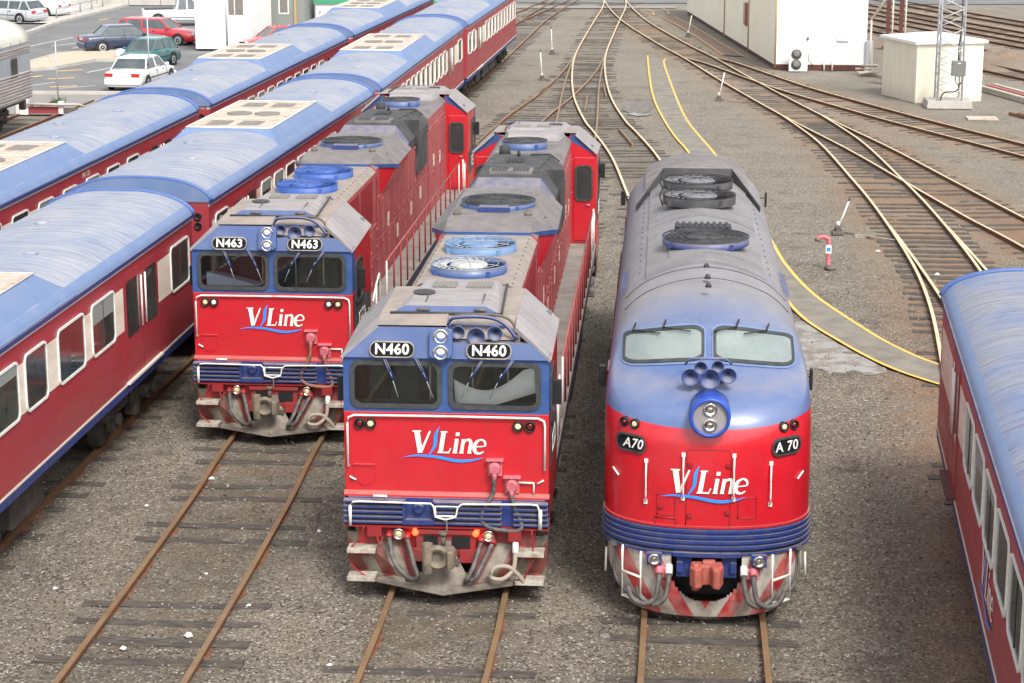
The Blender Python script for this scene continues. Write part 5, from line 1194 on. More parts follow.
    # ends: gangway and lamps
    for yy, s in ((0, -1), (L, 1)):
        g = MB(); g.box(-.5, .5, min(yy, yy + s * .42), max(yy, yy + s * .42), 1.15, 3.3); g.build('gangway', RUBBER, root, bevel=.04)
        for x in (-1.2, 1.2):
            g = MB()
            for z in (3.05, 2.86): g.lathe((x, yy + s * .01, z), (0, s, 0), [(.075, -.02), (.075, .03), (.055, .03), (.05, .01)], 14)
            g.build('end_lamp', BLACK, root)
        g = MB(); g.box(-.12, .12, min(yy, yy + s * .6), max(yy, yy + s * .6), .55, .8); g.build('coupler', STEEL, root, bevel=.02)
    g = MB(); g.box(-1.1, 1.1, .1, L - .1, .92, 1.055); g.build('underframe', UNDER, root)
    for y0, y1, z0, x0, x1 in ((5.2, 6.6, .45, .6, 1.2), (7.2, 9.6, .5, .5, 1.25), (10.2, 10.9, .5, .8, 1.25), (11.5, 13.0, .42, .6, 1.2)):
        if y1 > L - 4.6: continue
        g = MB(); g.box(x0, x1, y0, y1, z0, .95); g.box(-x1, -x0, y0, y1, z0, .95); build_lr(g, 'equipment_box', UNDER, root, .03)
    bogie(root, 2.2, (0, 2.3), .46); bogie(root, L - 4.5, (0, 2.3), .46)
    if script:
        lg = bpy.data.objects.new('side_emblem', None); COL.objects.link(lg); lg.parent = root
        vline_logo(lambda u, v, d: (-(H + .01 + d), script - u, 1.62 + v), lg, 1.25)
    return root
CREAM2 = mat('white_lining_paint', (.66, .60, .52), .5)
BLUEM = mat('roof_rim_blue', (.055, .11, .30), .45, col2=(.09, .14, .32), mix=.5, scale=2)
def even(a, b, n, w_):
    return [(a + (b - a) * (k + .5) / n - w_ / 2, a + (b - a) * (k + .5) / n + w_ / 2) for k in range(n)]
GA = 'red and blue passenger carriages'
def ang(x0, y0, x1, y1): return math.atan2(-(x1 - x0), y1 - y0)
# nearer row
LA = 21.8; oy = 15.6
carriage('nearest carriage in the left rows, its dark windows and cream band close to the camera', (-10.995, oy, 0), 0, LA,
         [(a - oy, b - oy) for a, b in ((17.4, 18.5), (18.9, 20.2), (20.7, 22.0), (22.4, 23.7), (24.1, 25.1), (26.0, 27.05), (27.4, 28.35), (28.95, 30.25), (30.7, 31.95), (35.7, 37.0))], [(32.6 - oy, 34.75 - oy)], [(22.6 - oy, 29.2 - oy)])
def rot_c(x0, y0, x1, y1, *a, **k):
    return carriage(k.pop('label'), (x0, y0, 0), ang(x0, y0, x1, y1), math.hypot(x1 - x0, y1 - y0), *a, **k)
rot_c(-11.02, 38.9, -10.70, 57.8, [(.5, 1.5)] + even(4.4, 13.4, 7, .95) + [(17.2, 18.3)], [(2.0, 4.1), (14.3, 16.4)], [(7.4, 12.8)], label='second carriage of the nearer row, cream roof unit beside the farther boxy locomotive')
rot_c(-10.66, 58.9, -10.74, 81.5, [(.4, 1.3)] + even(4.2, 16.8, 10, .78) + [(20.6, 21.8)], [(1.8, 3.8), (17.3, 19.3)], [(7.3, 13.6)], label='third carriage of the nearer row, its far-end windows showing above the locomotive cab')
rot_c(-10.70, 82.5, -10.52, 103.6, [(.5, 1.4), (1.9, 2.8)] + even(6.6, 20.6, 10, .85), [(3.6, 5.5)], [(10.5, 15.5)], label='last carriage of the nearer row, with a long line of close-set white framed windows')
# farther row
rot_c(-15.08, 31.6, -14.87, 53.6, [(1.0, 2.0)] + even(3.5, 16.5, 8, .95) + [(20.3, 21.4)], [(17.2, 19.3)], [(6.2, 11.9)], label='nearest carriage of the farther row, cut off by the left edge of the picture', num='BN 120')
rot_c(-14.80, 54.7, -14.62, 76.2, [(.4, 1.4)] + even(4.4, 17, 9, .9) + [(20.0, 21.0)], [(1.9, 4.0), (17.4, 19.3)], [(8.3, 13.4)], label='middle carriage of the farther row, its cream roof unit below the white cabin')
rot_c(-14.60, 77.4, -14.20, 99.0, [(.4, 1.4)] + even(4.4, 17, 9, .9) + [(20.0, 21.0)], [(1.9, 4.0), (17.4, 19.3)], [(8.3, 13.4)], label='farthest visible carriage of the farther row, reaching the top edge of the picture')

# right edge
rx, ry, rL = 4.62, 9.6, 21.4
_a = math.atan(.052)
carriage('carriage at the right edge with grimy blue roof and slanting script on its red side', (5.42 - .052 * rL, 31.1 - rL, 0), -_a, rL,
         [(a, a + 1.2) for a in (1.6, 3.1, 4.6, 6.1, 7.6, 9.1, 10.6, 12.1, 13.6, 15.1)], [(17.6, 18.9)], [], group=None, roof=ROOFG, script=12.6)

# silver carriage
def silver():
    root = thing('silver_carriage', 'silver corrugated carriage end with rounded roof beside the car park', 'railway carriage', (-26.82, 53.4, 0), 0)
    L = 21.9; H = 1.45
    g = MB(); g.box(-H, H, 0, L, 1.1, 3.3); g.build('body', CAGE, root)
    g = MB()
    for s in (-1, 1):
        for k in range(9): z = 1.15 + k * .115; g.loft([[(s * H, y, z), (s * (H + .04), y, z + .03), (s * (H + .04), y, z + .06), (s * H, y, z + .09)] for y in (.02, L - .02)], 0, False)
        for k in range(3): z = 2.86 + k * .09; g.loft([[(s * H, y, z), (s * (H + .035), y, z + .025), (s * (H + .035), y, z + .05), (s * H, y, z + .07)] for y in (.02, L - .02)], 0, False)
    build_lr(g, 'corrugations', mat('fluted_steel', (.50, .46, .43), .4, metal=.4, col2=(.30, .22, .19), mix=.8, scale=3, stretch=(1, .2, 4)), root)
    g = MB()
    def rr(y): return [((H + .03) * math.sin(PI / 2 * (2 * k / 20 - 1)), y, 3.25 + .85 * max(0, 1 - abs(math.sin(PI / 2 * (2 * k / 20 - 1))) ** 2.2) ** .5) for k in range(21)]
    g.loft([rr(L * i / 30) for i in range(31)], 0, True, False, (True, True)); g.build('roof', CAGER, root)
    g = MB()
    for k in range(1, 12): g.tube([(x * 1.003, L - k * 1.1, z + .004) for x, _, z in rr(0)], .016, 4)
    g.build('roof_seams', CAGE, root)
    for k, y in enumerate((L - 1.9, L - 5.5, L - 7.6, L - 9.7)):
        fn = lambda u, v, d=0: (H + .006 + d, u, v); a, b = (y - .32, y + .32) if k == 0 else (y - .75, y + .75)
        g = MB(); frame(g, rrect(a - .06, b + .06, 2.02, 2.78, .14), rrect(a, b, 2.08, 2.72, .1), fn, .02); w_ = g.build('window', STEEL, root)
        g = MB(); g.sheet(rrect(a, b, 2.08, 2.72, .1), [], lambda u, v: fn(u, v, .006)); g.build('pane', GLASS, w_)
    g = MB(); g.box(-1.1, 1.1, .2, L - .2, .9, 1.1); g.build('underframe', STEEL, root)
    g = MB(); g.box(-.12, .12, L, L + .7, .5, .8); g.box(.9, 1.1, L, L + .3, .6, 1.0); g.build('coupler', STEEL, root)
    bogie(root, L - 4.6, (0, 2.4), .46); bogie(root, 2.2, (0, 2.4), .46)
silver()

# ------------------------------------------------------------------ flat ground surfaces
def flat(name, pts, z, m, kind='structure'):
    g = MB(); g.sheet(pts, [], lambda u, v: (u, v, z)); o = g.build(name, m); o['kind'] = kind; return o
def strip(name, pts, w_, z, m, parent=None, kind='structure', res=6):
    g = MB(); P = smooth([Vector((x, y, 0)) for x, y in pts], res); L_ = []; Q = []
    for i, p in enumerate(P):
        t = (P[min(i + 1, len(P) - 1)] - P[max(i - 1, 0)]).normalized(); n = Vector((t.y, -t.x, 0)) * w_ / 2
        L_.append(g.V(p + n + Vector((0, 0, z)))); Q.append(g.V(p - n + Vector((0, 0, z))))
    for k in range(len(P) - 1): g.F((L_[k], L_[k + 1], Q[k + 1], Q[k]))
    o = g.build(name, m, parent)
    if kind and not parent: o['kind'] = kind
    return o
ASPH = mat('car_park_asphalt', (.135, .135, .137), .85, col2=(.19, .19, .19), mix=.8, scale=.4, bump=.003)
ASPHP = mat('worn_path_asphalt', (.215, .195, .16), .9, col2=(.15, .135, .112), mix=.9, scale=1.6, bump=.006, bscale=40)
CONCL = mat('pale_concrete', (.46, .44, .40), .85, col2=(.36, .33, .29), mix=.7, scale=1)
GRAV = mat('grey_gravel', (.20, .19, .18), .9, col2=(.30, .28, .26), mix=.9, scale=25, bump=.01)
PALE = mat('pale_spill_on_ballast', (.29, .285, .265), .85, col2=(.17, .155, .13), mix=1.0, scale=3.2, contrast=(.42, .62), bump=.008, bscale=30)
gz = GZ + .045
YL = [(-2.39, 106.6), (-1.98, 94.4), (-1.61, 86.5), (-1.05, 79.4), (-.56, 74.6), (-.08, 70.8), (.75, 62), (1.6, 54), (2.1, 48.5), (2.57, 44.8), (3.3, 42.3), (4.07, 40.3), (4.96, 38.9), (6.4, 37.2)]
YR = [(-1.4, 105.3), (-1.46, 102.9), (-1.05, 94.5), (-.55, 85.3), (-.14, 79.4), (.35, 74.8), (.85, 70.4), (1.6, 62), (2.2, 54.5), (2.47, 50.85), (2.96, 47.3), (3.72, 44.25), (4.38, 42.1), (5.15, 40.5), (6.6, 38.8)]
def ribbon_sheet(name, A, B, z, m):
    g = MB(); a = smooth([Vector((x, y, 0)) for x, y in A], 6); b = smooth([Vector((x, y, 0)) for x, y in B], 6); n = 60
    def at(P, t): q = t * (len(P) - 1); i = min(int(q), len(P) - 2); return P[i].lerp(P[i + 1], q - i)
    r = [(g.V(at(a, k / n) + Vector((0, 0, z))), g.V(at(b, k / n) + Vector((0, 0, z)))) for k in range(n + 1)]
    for k in range(n): g.F((r[k][0], r[k][1], r[k + 1][1], r[k + 1][0]))
    o = g.build(name, m); o['kind'] = 'structure'; return o
ribbon_sheet('footpath', YL, YR, gz, ASPHP)
strip('painted_line', YL, .085, gz + .005, YEL); strip('painted_line', YR, .085, gz + .005, YEL)
Y2L = [(-2.19, 134.4), (-.33, 122.5), (1.25, 110.1), (1.6, 107.5)]; Y2R = [(-1.3, 134.5), (.09, 125.6), (1.4, 116), (2.68, 106.8)]
ribbon_sheet('footpath', Y2L, Y2R, gz, mat('rusty_path_asphalt', (.20, .13, .095), .85, col2=(.15, .12, .10), mix=.8, scale=1))
strip('painted_line', Y2L, .09, gz + .005, YELP); strip('painted_line', Y2R, .09, gz + .005, YELP)
strip('painted_line', [(-3.27, 140.8), (-2.8, 138.5), (-2.67, 135.3)], .12, gz + .005, YELP); strip('painted_line', [(-2.26, 141.9), (-1.8, 139), (-1.69, 136.3)], .12, gz + .005, YELP)
flat('level_crossing', [(-14, 141.0), (-1.2, 141.8), (-1.2, 144.2), (-14, 143.5)], gz, GRAV); flat('crossing_road', [(-16, 146.5), (40, 148.5), (40, 158), (-16, 156)], gz, ASPH)
_p = [(2.0, 42.8), (2.3, 43.9), (2.6, 44.3), (3.0, 43.0), (3.5, 41.6), (4.0, 40.35), (4.05, 39.9), (3.7, 39.6), (3.4, 39.9), (3.0, 39.5), (2.7, 40.0), (2.45, 39.9), (2.2, 40.6), (1.95, 41.4)]
_p = [(q.x + .05 * noise.noise((q.x * 4, q.y * 4, 1)), q.y + .12 * noise.noise((q.x * 4, q.y * 4, 7))) for q in smooth([Vector((*a, 0)) for a in _p], 4)]
flat('pale_spill', _p, GZ + .014, PALE)
_r = [(-1.7 + .62 * math.cos(a) * random.uniform(.85, 1.1), 84.0 + 2.3 * math.sin(a) * random.uniform(.9, 1.1)) for a in [2 * PI * k / 22 for k in range(22)]]
_i = [(-1.62 + .42 * math.cos(a), 84.2 + 1.7 * math.sin(a)) for a in [2 * PI * k / 22 for k in range(22)]]
g = MB(); g.sheet(_r, [], lambda u, v: (u - .55, v, gz - .008)); o = g.build('damp_patch', mat('damp_ballast', (.12, .11, .10), .8, col2=(.2, .18, .16), mix=.9, scale=4, bump=.01)); o['kind'] = 'structure'
g = MB(); g.sheet([(-2.62, 81.6), (-2.2, 81.0), (-1.8, 81.2), (-1.62, 82.0), (-2.0, 81.75), (-2.4, 82.2)], [], lambda u, v: (u, v, gz - .003)); o = g.build('pale_spill', PALE); o['kind'] = 'structure'
# car park, road and kerbs
flat('car_park', [(-60, 86.3), (-17, 87.2), (-17, 175), (-60, 175)], gz, ASPH)
flat('gravel_verge', [(-60, 78.5), (-17, 79.5), (-17, 87.0), (-60, 86.1)], gz - .004, GRAV)
def kerb(pts, w_=.3, h=.13, label_=None):
    g = MB(); P = [Vector((x, y, 0)) for x, y in pts]
    rings = []
    for i, p in enumerate(P):
        t = (P[min(i + 1, len(P) - 1)] - P[max(i - 1, 0)]).normalized(); n = Vector((t.y, -t.x, 0)) * w_ / 2
        rings.append([p - n + Vector((0, 0, gz)), p + n + Vector((0, 0, gz)), p + n + Vector((0, 0, gz + h)), p - n + Vector((0, 0, gz + h))])
    g.loft(rings, 0, False); o = g.build('kerb', CONCL); o['kind'] = 'structure'
kerb([(-60, 86.2), (-29, 86.4), (-17, 87.1)]); 
isl = [(-33.6, 98.0), (-33.5, 104.2), (-32.0, 106.0), (-30.3, 105.6), (-28.9, 103.0), (-28.6, 101.2), (-30.6, 101.0), (-31.5, 97.0), (-32.6, 95.6)]
g = MB(); g.prism(isl, 'z', gz, gz + .13); o = g.build('traffic_island', mat('sandy_concrete', (.48, .40, .30), .85, col2=(.40, .36, .30), mix=.6, scale=1)); o['kind'] = 'structure'
kerb(isl + [isl[0]], .18, .16)
kerb([(-60, 98), (-38, 96.8), (-33.0, 95.6)], .3, .13)
kerb([(-39.4, 112), (-39.6, 118), (-40.2, 124), (-40.2, 131), (-40.1, 142), (-40.1, 165)], .35, .15)
flat('pavement', [(-60, 124), (-40.4, 124), (-40.3, 175), (-60, 175)], gz + .1, CONCL)
wl = [((-28.6, 88.7), (-27.3, 90.0)), ((-29.4, 95.6), (-28.7, 99.0)), ((-36.8, 108.8), (-36.1, 115.0)), ((-35.6, 109.4), (-34.7, 111.6)), ((-34.0, 108.2), (-33.7, 109.9)), ((-35.8, 130.5), (-35.2, 133.6)), ((-38.3, 141.5), (-37.6, 144.2)), ((-30.9, 88.2), (-29.6, 91.2))]
for a, b in wl: strip('bay_line', [a, b], .13, gz + .005, WLINE, res=2)
for a, b in [((-31.0, 96.1), (-30.0, 96.9)), ((-29.2, 89.2), (-28.1, 89.8)), ((-31.4, 93.4), (-31.1, 94.0)), ((-38.4, 127.9), (-38.0, 128.9)), ((-30.2, 101.6), (-29.0, 102.2)), ((-30.4, 92.6), (-29.3, 93.2))]: strip('yellow_marking', [a, b], .28, gz + .005, YEL, res=2)

# ------------------------------------------------------------------ vehicles in the car park
def car(kind, label, col, x, y, d_, L=4.6, W=.88, name=None, grp='cars in the car park'):
    d_ = Vector(d_).normalized(); rz_ = math.atan2(-d_.x, d_.y)
    root = thing(name or {'sedan': 'sedan_car', 'hatch': 'hatchback_car', 'wagon': 'estate_car', 'ute': 'pickup_truck', 'van': 'van'}[kind], label, {'sedan': 'car', 'hatch': 'car', 'wagon': 'car', 'ute': 'pickup truck', 'van': 'van'}[kind], (x, y, gz), rz_, grp)
    pm = mat('car_paint_' + label[:12].replace(' ', '_'), col, .3, coat=.8, dust=(.5, .5, .5), dustamt=.08)
    h = L / 2
    prof = {'sedan': [(-h, .62, .80), (-h + .04, .86, .93), (-h + .95, .93, .97), (-.2, .92, 1), (.85, .90, 1), (h - .5, .78, .96), (h - .08, .66, .86), (h, .5, .78)],
            'hatch': [(-h, .60, .82), (-h + .05, .88, .94), (-.3, .93, 1), (.8, .90, 1), (h - .45, .78, .95), (h - .08, .64, .85), (h, .48, .78)],
            'wagon': [(-h, .62, .84), (-h + .05, .92, .95), (-.3, .94, 1), (.95, .91, 1), (h - .5, .79, .96), (h - .08, .66, .86), (h, .5, .78)],
            'ute': [(-h, .98, .96), (-h + .03, 1.02, .98), (-.4, 1.02, 1), (.9, 1.03, 1), (h - .4, .95, .97), (h - .06, .85, .9), (h, .6, .86)],
            'van': [(-h, 1.0, .95), (-h + .05, 1.1, .98), (0, 1.1, 1), (h - .9, 1.1, 1), (h - .3, 1.0, .95), (h, .7, .86)]}[kind]
    gh = {'sedan': ((-h + .80, 1.12), (-.80 + -.25, .42), 1.38), 'hatch': ((-h + .12, 1.05), (-h + .75, .30), 1.40), 'wagon': ((-h + .10, 1.18), (-h + .55, .40), 1.42), 'ute': ((-.42, 1.18), (-.30, .55), 1.68), 'van': ((-h + .05, h - .55), (-h + .15, h - 1.25), 1.95)}[kind]
    def zt(yy):
        for (a, za, _), (b, zb, _) in zip(prof, prof[1:]):
            if yy <= b: return za + (zb - za) * (yy - a) / (b - a)
        return prof[-1][1]
    dense = []
    for (a, za, wa), (b, zb, wb) in zip(prof, prof[1:]):
        for k in range(3): t_ = k / 3; dense.append((a + (b - a) * t_, za + (zb - za) * t_, wa + (wb - wa) * t_))
    dense.append(prof[-1])
    g = MB(); zb0 = .22 if kind != 'ute' else .35
    g.loft([[(-W * w_ * .97, yy, zb0), (-W * w_, yy, .45), (-W * w_ * .99, yy, (z + .5) / 2 + .05), (-W * w_ * .93, yy, z - .02), (-W * w_ * .80, yy, z + .015), (0, yy, z + .035), (W * w_ * .80, yy, z + .015), (W * w_ * .93, yy, z - .02), (W * w_ * .99, yy, (z + .5) / 2 + .05), (W * w_, yy, .45), (W * w_ * .97, yy, zb0)] for yy, z, w_ in dense], 0, True)
    if kind == 'ute': pass
    body = g.build('body', pm, root)
    (y0, y1), (r0, r1), zr = gh; wr = W * .74; wb = W * .92
    za, zb_ = zt(y0) , zt(y1)
    g = MB(); g.hexa([(-wb, y0, za - .05), (wb, y0, za - .05), (wb, y1, zb_ - .05), (-wb, y1, zb_ - .05), (-wr, r0, zr), (wr, r0, zr), (wr, r1, zr), (-wr, r1, zr)]); g.build('windows', CARGLASS, root, bevel=.02)
    g = MB(); g.hexa([(-wr - .02, r0 - .05, zr - .03), (wr + .02, r0 - .05, zr - .03), (wr + .02, r1 + .05, zr - .03), (-wr - .02, r1 + .05, zr - .03), (-wr + .08, r0 + .05, zr + .045), (wr - .08, r0 + .05, zr + .045), (wr - .08, r1 - .05, zr + .045), (-wr + .08, r1 - .05, zr + .045)])
    def pil(p, q, t_=.045):
        p = Vector(p); q = Vector(q); a = Vector((0, t_, 0)); b = Vector((t_ * .5, 0, 0))
        g.hexa([p - a - b, p - a + b, p + a + b, p + a - b, q - a - b, q - a + b, q + a + b, q + a - b])
    ym = (r0 + r1) / 2 + .1
    for s in (-1, 1):
        pil((s * wb, y0 + .03, za - .03), (s * wr, r0, zr)); pil((s * wb, y1 - .03, zb_ - .03), (s * wr, r1, zr)); pil((s * (wb + .0), ym, .92 if kind != 'van' else 1.1), (s * (wr + .005), ym, zr), .04)
        if kind in ('wagon', 'hatch'): pil((s * wb, y0 + .85, .93), (s * wr, y0 + .75, zr), .05)
    g.build('roof', pm, root)
    if kind == 'van':
        g = MB()
        for s in (-1, 1): g.hexa([(s * .915 * W, -h + .05, 1.05), (s * .93 * W, -h + .05, 1.05), (s * .93 * W, .8, 1.05), (s * .915 * W, .8, 1.05), (s * .74 * W, -h + .15, 1.93), (s * .76 * W, -h + .15, 1.93), (s * .76 * W, .8, 1.93), (s * .74 * W, .8, 1.93)])
        g.build('side_panel', pm, root)
    if kind == 'ute':
        g = MB(); g.box(-W * .82, W * .82, -h + .12, -.55, .80, 1.065); g.build('tray_well', BLACK, root)
    for s in (-1, 1):
        for yy in (h - .88, -h + .92):
            r = .31 if kind != 'ute' else .38
            g = MB(); g.cyl((s * (W - .01), yy, r + .02), (s * (W * 1.008), yy, r + .02), r + .06, n=20); g.build('wheel_arch', BLACK, body)
            g = MB(); g.lathe((s * (W - .16), yy, r), (s, 0, 0), [(r * .6, 0), (r, .02), (r, .17), (r * .93, .185), (r * .68, .18)], 22, 0, (True, False)); wh = g.build('wheel', BLACK, root)
            g = MB(); g.lathe((s * (W - .16), yy, r), (s, 0, 0), [(r * .68, .165), (r * .6, .175), (r * .2, .16), (.02, .18)], 18); g.build('rim', GALV, wh)
        g = MB(); g.box(min(s * W * .45, s * W * .84), max(s * W * .45, s * W * .84), h - .13, h - .015, .56, .70); g.build('headlight', LENS, root, bevel=.03)
        g = MB(); g.box(min(s * W * .48, s * W * .90), max(s * W * .48, s * W * .90), -h - .015, -h + .12, .66, .82); g.build('tail_light', TAIL, root, bevel=.02)
        g = MB(); g.box(min(s * W * .98, s * (W + .16)), max(s * W * .98, s * (W + .16)), y1 - .35, y1 - .22, .92, 1.04); g.build('door_mirror', pm, root, bevel=.03)
        g = MB()
        for yy in ([ym, y0 + .3, y1 - .15] if kind != 'ute' else [-.4, .75]): g.box(min(s * W, s * (W + .004)), max(s * W, s * (W + .004)), yy - .008, yy + .008, .34, .88)
        g.box(min(s * W, s * (W + .012)), max(s * W, s * (W + .012)), -h + 1.3, h - 1.3, .52, .56)
        for yy in (ym - .15, ym + .75): g.box(min(s * W * .99, s * (W + .02)), max(s * W * .99, s * (W + .02)), yy - .08, yy + .06, .78, .81)
        g.build('door_lines', RUBBER, body)
    g = MB(); g.box(-W * .93, W * .93, h - .02, h + .07, .28, .50); g.build('front_bumper', pm, root, bevel=.05)
    g = MB(); g.box(-W * .93, W * .93, -h - .07, -h + .02, .30, .56); g.build('rear_bumper', pm, root, bevel=.05)
    g = MB(); g.box(-.34, .34, h - .03, h + .015, .56, .66); g.build('front_grille', BLACK, root)
    g = MB(); g.box(-.24, .24, -h - .03, -h, .68, .80); g.build('number_plate', WHITE, root)
    return root
CARGLASS = mat('car_window_glass', (.05, .065, .07), .05, spec=1, col2=(.12, .14, .14), mix=.6, scale=1.5)
car('sedan', 'white sedan seen from behind, parked nearest the blue carriage roofs', (.72, .72, .70), -25.15, 90.0, (.08, 1), 4.9, .90)
car('hatch', 'teal hatchback with its bonnet towards the camera between the white and navy cars', (.012, .13, .13), -27.1, 98.5, (-.22, -1), 4.0, .83)
car('sedan', 'navy blue sedan standing side-on at the traffic island', (.02, .03, .075), -30.7, 107.0, (.86, .52), 4.8, .89)
car('wagon', 'red estate car behind the navy sedan', (.50, .015, .03), -30.0, 111.2, (.97, -.12), 4.8, .9)
car('ute', 'white pickup truck beyond the red estate car, half hidden by the white cabin', (.72, .72, .72), -31.9, 124.3, (.9, .3), 5.0, .88)
car('wagon', 'silver estate car at the top left corner with its tail to the road', (.42, .44, .46), -43.6, 125.6, (-.93, .3), 4.9, .9)
car('van', 'white van parked just behind the silver estate car', (.75, .75, .75), -43.6, 130.6, (-.95, .2), 4.7, .9)
car('hatch', 'red car mostly hidden below the white cabin and behind the blue roofs', (.5, .02, .03), -22.2, 106.6, (-.85, -.5), 4.0, .83)

# ------------------------------------------------------------------ buildings and fences at the left
def louvre(parent, x0, x1, y, z0, z1, m_=None):
    g = MB(); g.box(x0, x1, y - .03, y, z0, z1); g.build('vent_grille', m_ or GRILL, parent)
r = thing('site_cabin', 'plain white site cabin with two mesh vent panels', 'cabin', (-25.3, 107.2, 0))
g = MB(); g.box(-1.55, 1.55, 0, 5.2, .05, 3.4); g.build('wall', SHEDW, r); g = MB(); g.box(-1.65, 1.65, -.1, 5.3, 3.4, 3.5); g.build('roof', SHEDW, r)
louvre(r, .32, .62, 0, 1.9, 2.75); louvre(r, .68, 1.12, 0, 1.9, 2.75)
g = MB(); g.box(-1.5, 1.5, .05, 5.1, -.12, .05); g.build('base', BLACK, r)
g = MB(); g.cyl((.20, -.06, -.1), (.20, -.06, 3.4), .05, n=10); g.build('downpipe', GALV, r)
r = thing('porch', 'grey panelled porch with timber posts between the cabin and white building', 'porch', (-22.9, 113.0, 0))
g = MB(); g.box(-1.15, .95, 0, .1, 0, 3.4); g.box(.85, .95, .1, 3, 0, 3.4); g.build('wall', GREYW, r)
for x in (-1.1, .35):
    g = MB(); g.box(x, x + .14, -.1, -.0, 0, 3.4); g.build('post', TANW, r)
g = MB(); frame(g, [(-.55, 1.5), (.05, 1.5), (.05, 2.6), (-.55, 2.6)], [(-.48, 1.58), (-.02, 1.58), (-.02, 2.52), (-.48, 2.52)], lambda u, v, d: (u, -.003 - d, v), .03); fr = g.build('window', WHITE, r)
g = MB(); g.box(-.48, -.02, -.014, .0, 1.58, 2.52); g.build('pane', GRILL, fr)
r = thing('white_building', 'long white building with green roof trim', 'building', (-21.6, 114.5, 0))
g = MB(); g.box(0, 9, 0, 6, 0, 2.15); g.build('wall', SHEDW, r); g = MB(); g.box(-.1, 9.1, -.12, 0, 2.0, 2.25); g.build('fascia', GREEN, r); g = MB(); g.hexa([(-.1, -.1, 2.15), (9.1, -.1, 2.15), (9.1, 6.1, 2.15), (-.1, 6.1, 2.15), (-.1, 2.9, 3.4), (9.1, 2.9, 3.4), (9.1, 3.1, 3.4), (-.1, 3.1, 3.4)]); g.build('roof', SHEDW, r)
for z in (1.2, 1.55):
    g = MB(); g.cyl((.25, -.02, z), (.25, -.1, z), .06, n=10); g.build('wall_lamp', GALV, r)
r = thing('concrete_wall', 'pale concrete panel wall behind the pipe railing at top left', 'wall', (-44.5, 140.5, 0))
for k in range(5):
    g = MB(); g.box(k * 2.3, k * 2.3 + 2.25, 0, .15, 0, 1.8); g.build('panel', CONCL, r)
r = thing('pipe_railing', 'low galvanised pipe railing along the far kerb', 'railing', (-41.2, 128, 0))
for k in range(7):
    g = MB(); g.cyl((0, k * 2.6, 0), (0, k * 2.6, 1.2), .05, n=8); g.build('post', GALV, r)
for z in (.62, 1.18):
    g = MB(); g.tube([(0, 0, z), (0, 15.6, z)], .04); g.build('rail', GALV, r)
for (x, y), h_, lb in (((-26.9, 83.2), 2.6, 'thin grey steel pole standing in the gravel verge left of the white sedan'), ((-24.45, 88.9), 3.4, 'thin grey steel pole in front of the right flank of the white sedan')):
    r = thing('steel_pole', lb, 'pole', (x, y, gz)); g = MB(); g.cyl((0, 0, 0), (0, 0, h_), .03, n=10); g.build('shaft', GALV, r); g = MB(); g.cyl((0, 0, 0), (0, 0, .06), .14, n=12); g.build('base_plate', GALV, r)
r = thing('utility_bin', 'small pale round drum on the tip of the traffic island', 'drum', (-29.6, 102.2, gz + .13)); g = MB(); g.lathe((0, 0, 0), (0, 0, 1), [(.24, 0), (.26, .1), (.26, .34), (.22, .38), (.05, .385)], 18); g.build('drum', WHITE, r); g = MB(); g.lathe((0, 0, .385), (0, 0, 1), [(.16, 0), (.18, .05), (.02, .06)], 14); g.build('lid', GALV, r)
r = thing('buffer_stop', 'red and white painted buffer bar at the end of the silver carriage track', 'buffer stop', (-26.3, 79.0, -.1))
g = MB(); g.box(-.6, .75, 0, .15, .1, .38); g.build('red_beam', REDC, r); g = MB(); g.box(-1.0, -.5, -.05, .2, .05, .65); g.box(.75, .95, -.02, .2, .1, .6); g.build('white_post', WHITE, r)
g = MB(); g.tube([(-.5, -.1, .5), (.9, -.1, .48), (1.5, .3, .45), (1.7, .6, .3)], .06); g.build('pipe', CONCL, r); g = MB(); g.box(.95, 1.5, .0, .2, .12, .32); g.build('dark_beam', STEEL, r)
def weed(label, x, y, sc_):
    r = thing('weed_clump', label, 'weed', (x, y, gz)); g = MB()
    for k in range(70):
        a = random.uniform(0, 2 * PI); l = random.uniform(.15, .5) * sc_; q = Vector((math.cos(a), math.sin(a), 0)); b = q * random.uniform(0, .3) * sc_; t_ = b + q * l * .5 + Vector((0, 0, l)); n_ = Vector((-q.y, q.x, 0)) * .03
        g.poly([b - n_, b + n_, t_])
    g.build('leaves', mat('weed_leaf', (.07, .13, .03), .8) if 'weed_leaf' not in bpy.data.materials else bpy.data.materials['weed_leaf'], r)
weed('green weeds at the foot of the thin pole on the gravel', -26.7, 82.6, .9); weed('low weeds left of the pole beside the red buffer bar', -27.6, 81.5, .6)

# ------------------------------------------------------------------ right side buildings and mast
r = thing('long_shed', 'long cream metal clad shed with white end wall', 'shed', (4.1, 100.2, 0)); Hh = 5.2
ux, uy = -4.55, 36.5
import itertools
g = MB(); n = 60
def wallpt(t, off, z): l = math.hypot(ux, uy); nx_, ny_ = -uy / l, ux / l; return (ux * t + nx_ * off, uy * t + ny_ * off, z)
pts = []
for k in range(150): pts += [(k / 150, 0), ((k + .5) / 150, 0), ((k + .55) / 150, .018), ((k + .95) / 150, .018)]
A = [g.V(wallpt(t, o_, .12)) for t, o_ in pts]; B = [g.V(wallpt(t, o_, Hh)) for t, o_ in pts]
for k in range(len(A) - 1): g.F((A[k], A[k + 1], B[k + 1], B[k]))
g.build('side_wall', SHED, r)
g = MB(); pts = []
for k in range(34): x = k * 4.4 / 34; pts += [(x, 0), (x + .09, 0), (x + .10, -.018), (x + .12, -.018)]
A = [g.V((x, y - x * .02, .18)) for x, y in pts]; B = [g.V((x, y - x * .02, Hh)) for x, y in pts]
for k in range(len(A) - 1): g.F((A[k], A[k + 1], B[k + 1], B[k]))
g.build('end_wall', SHEDW, r)
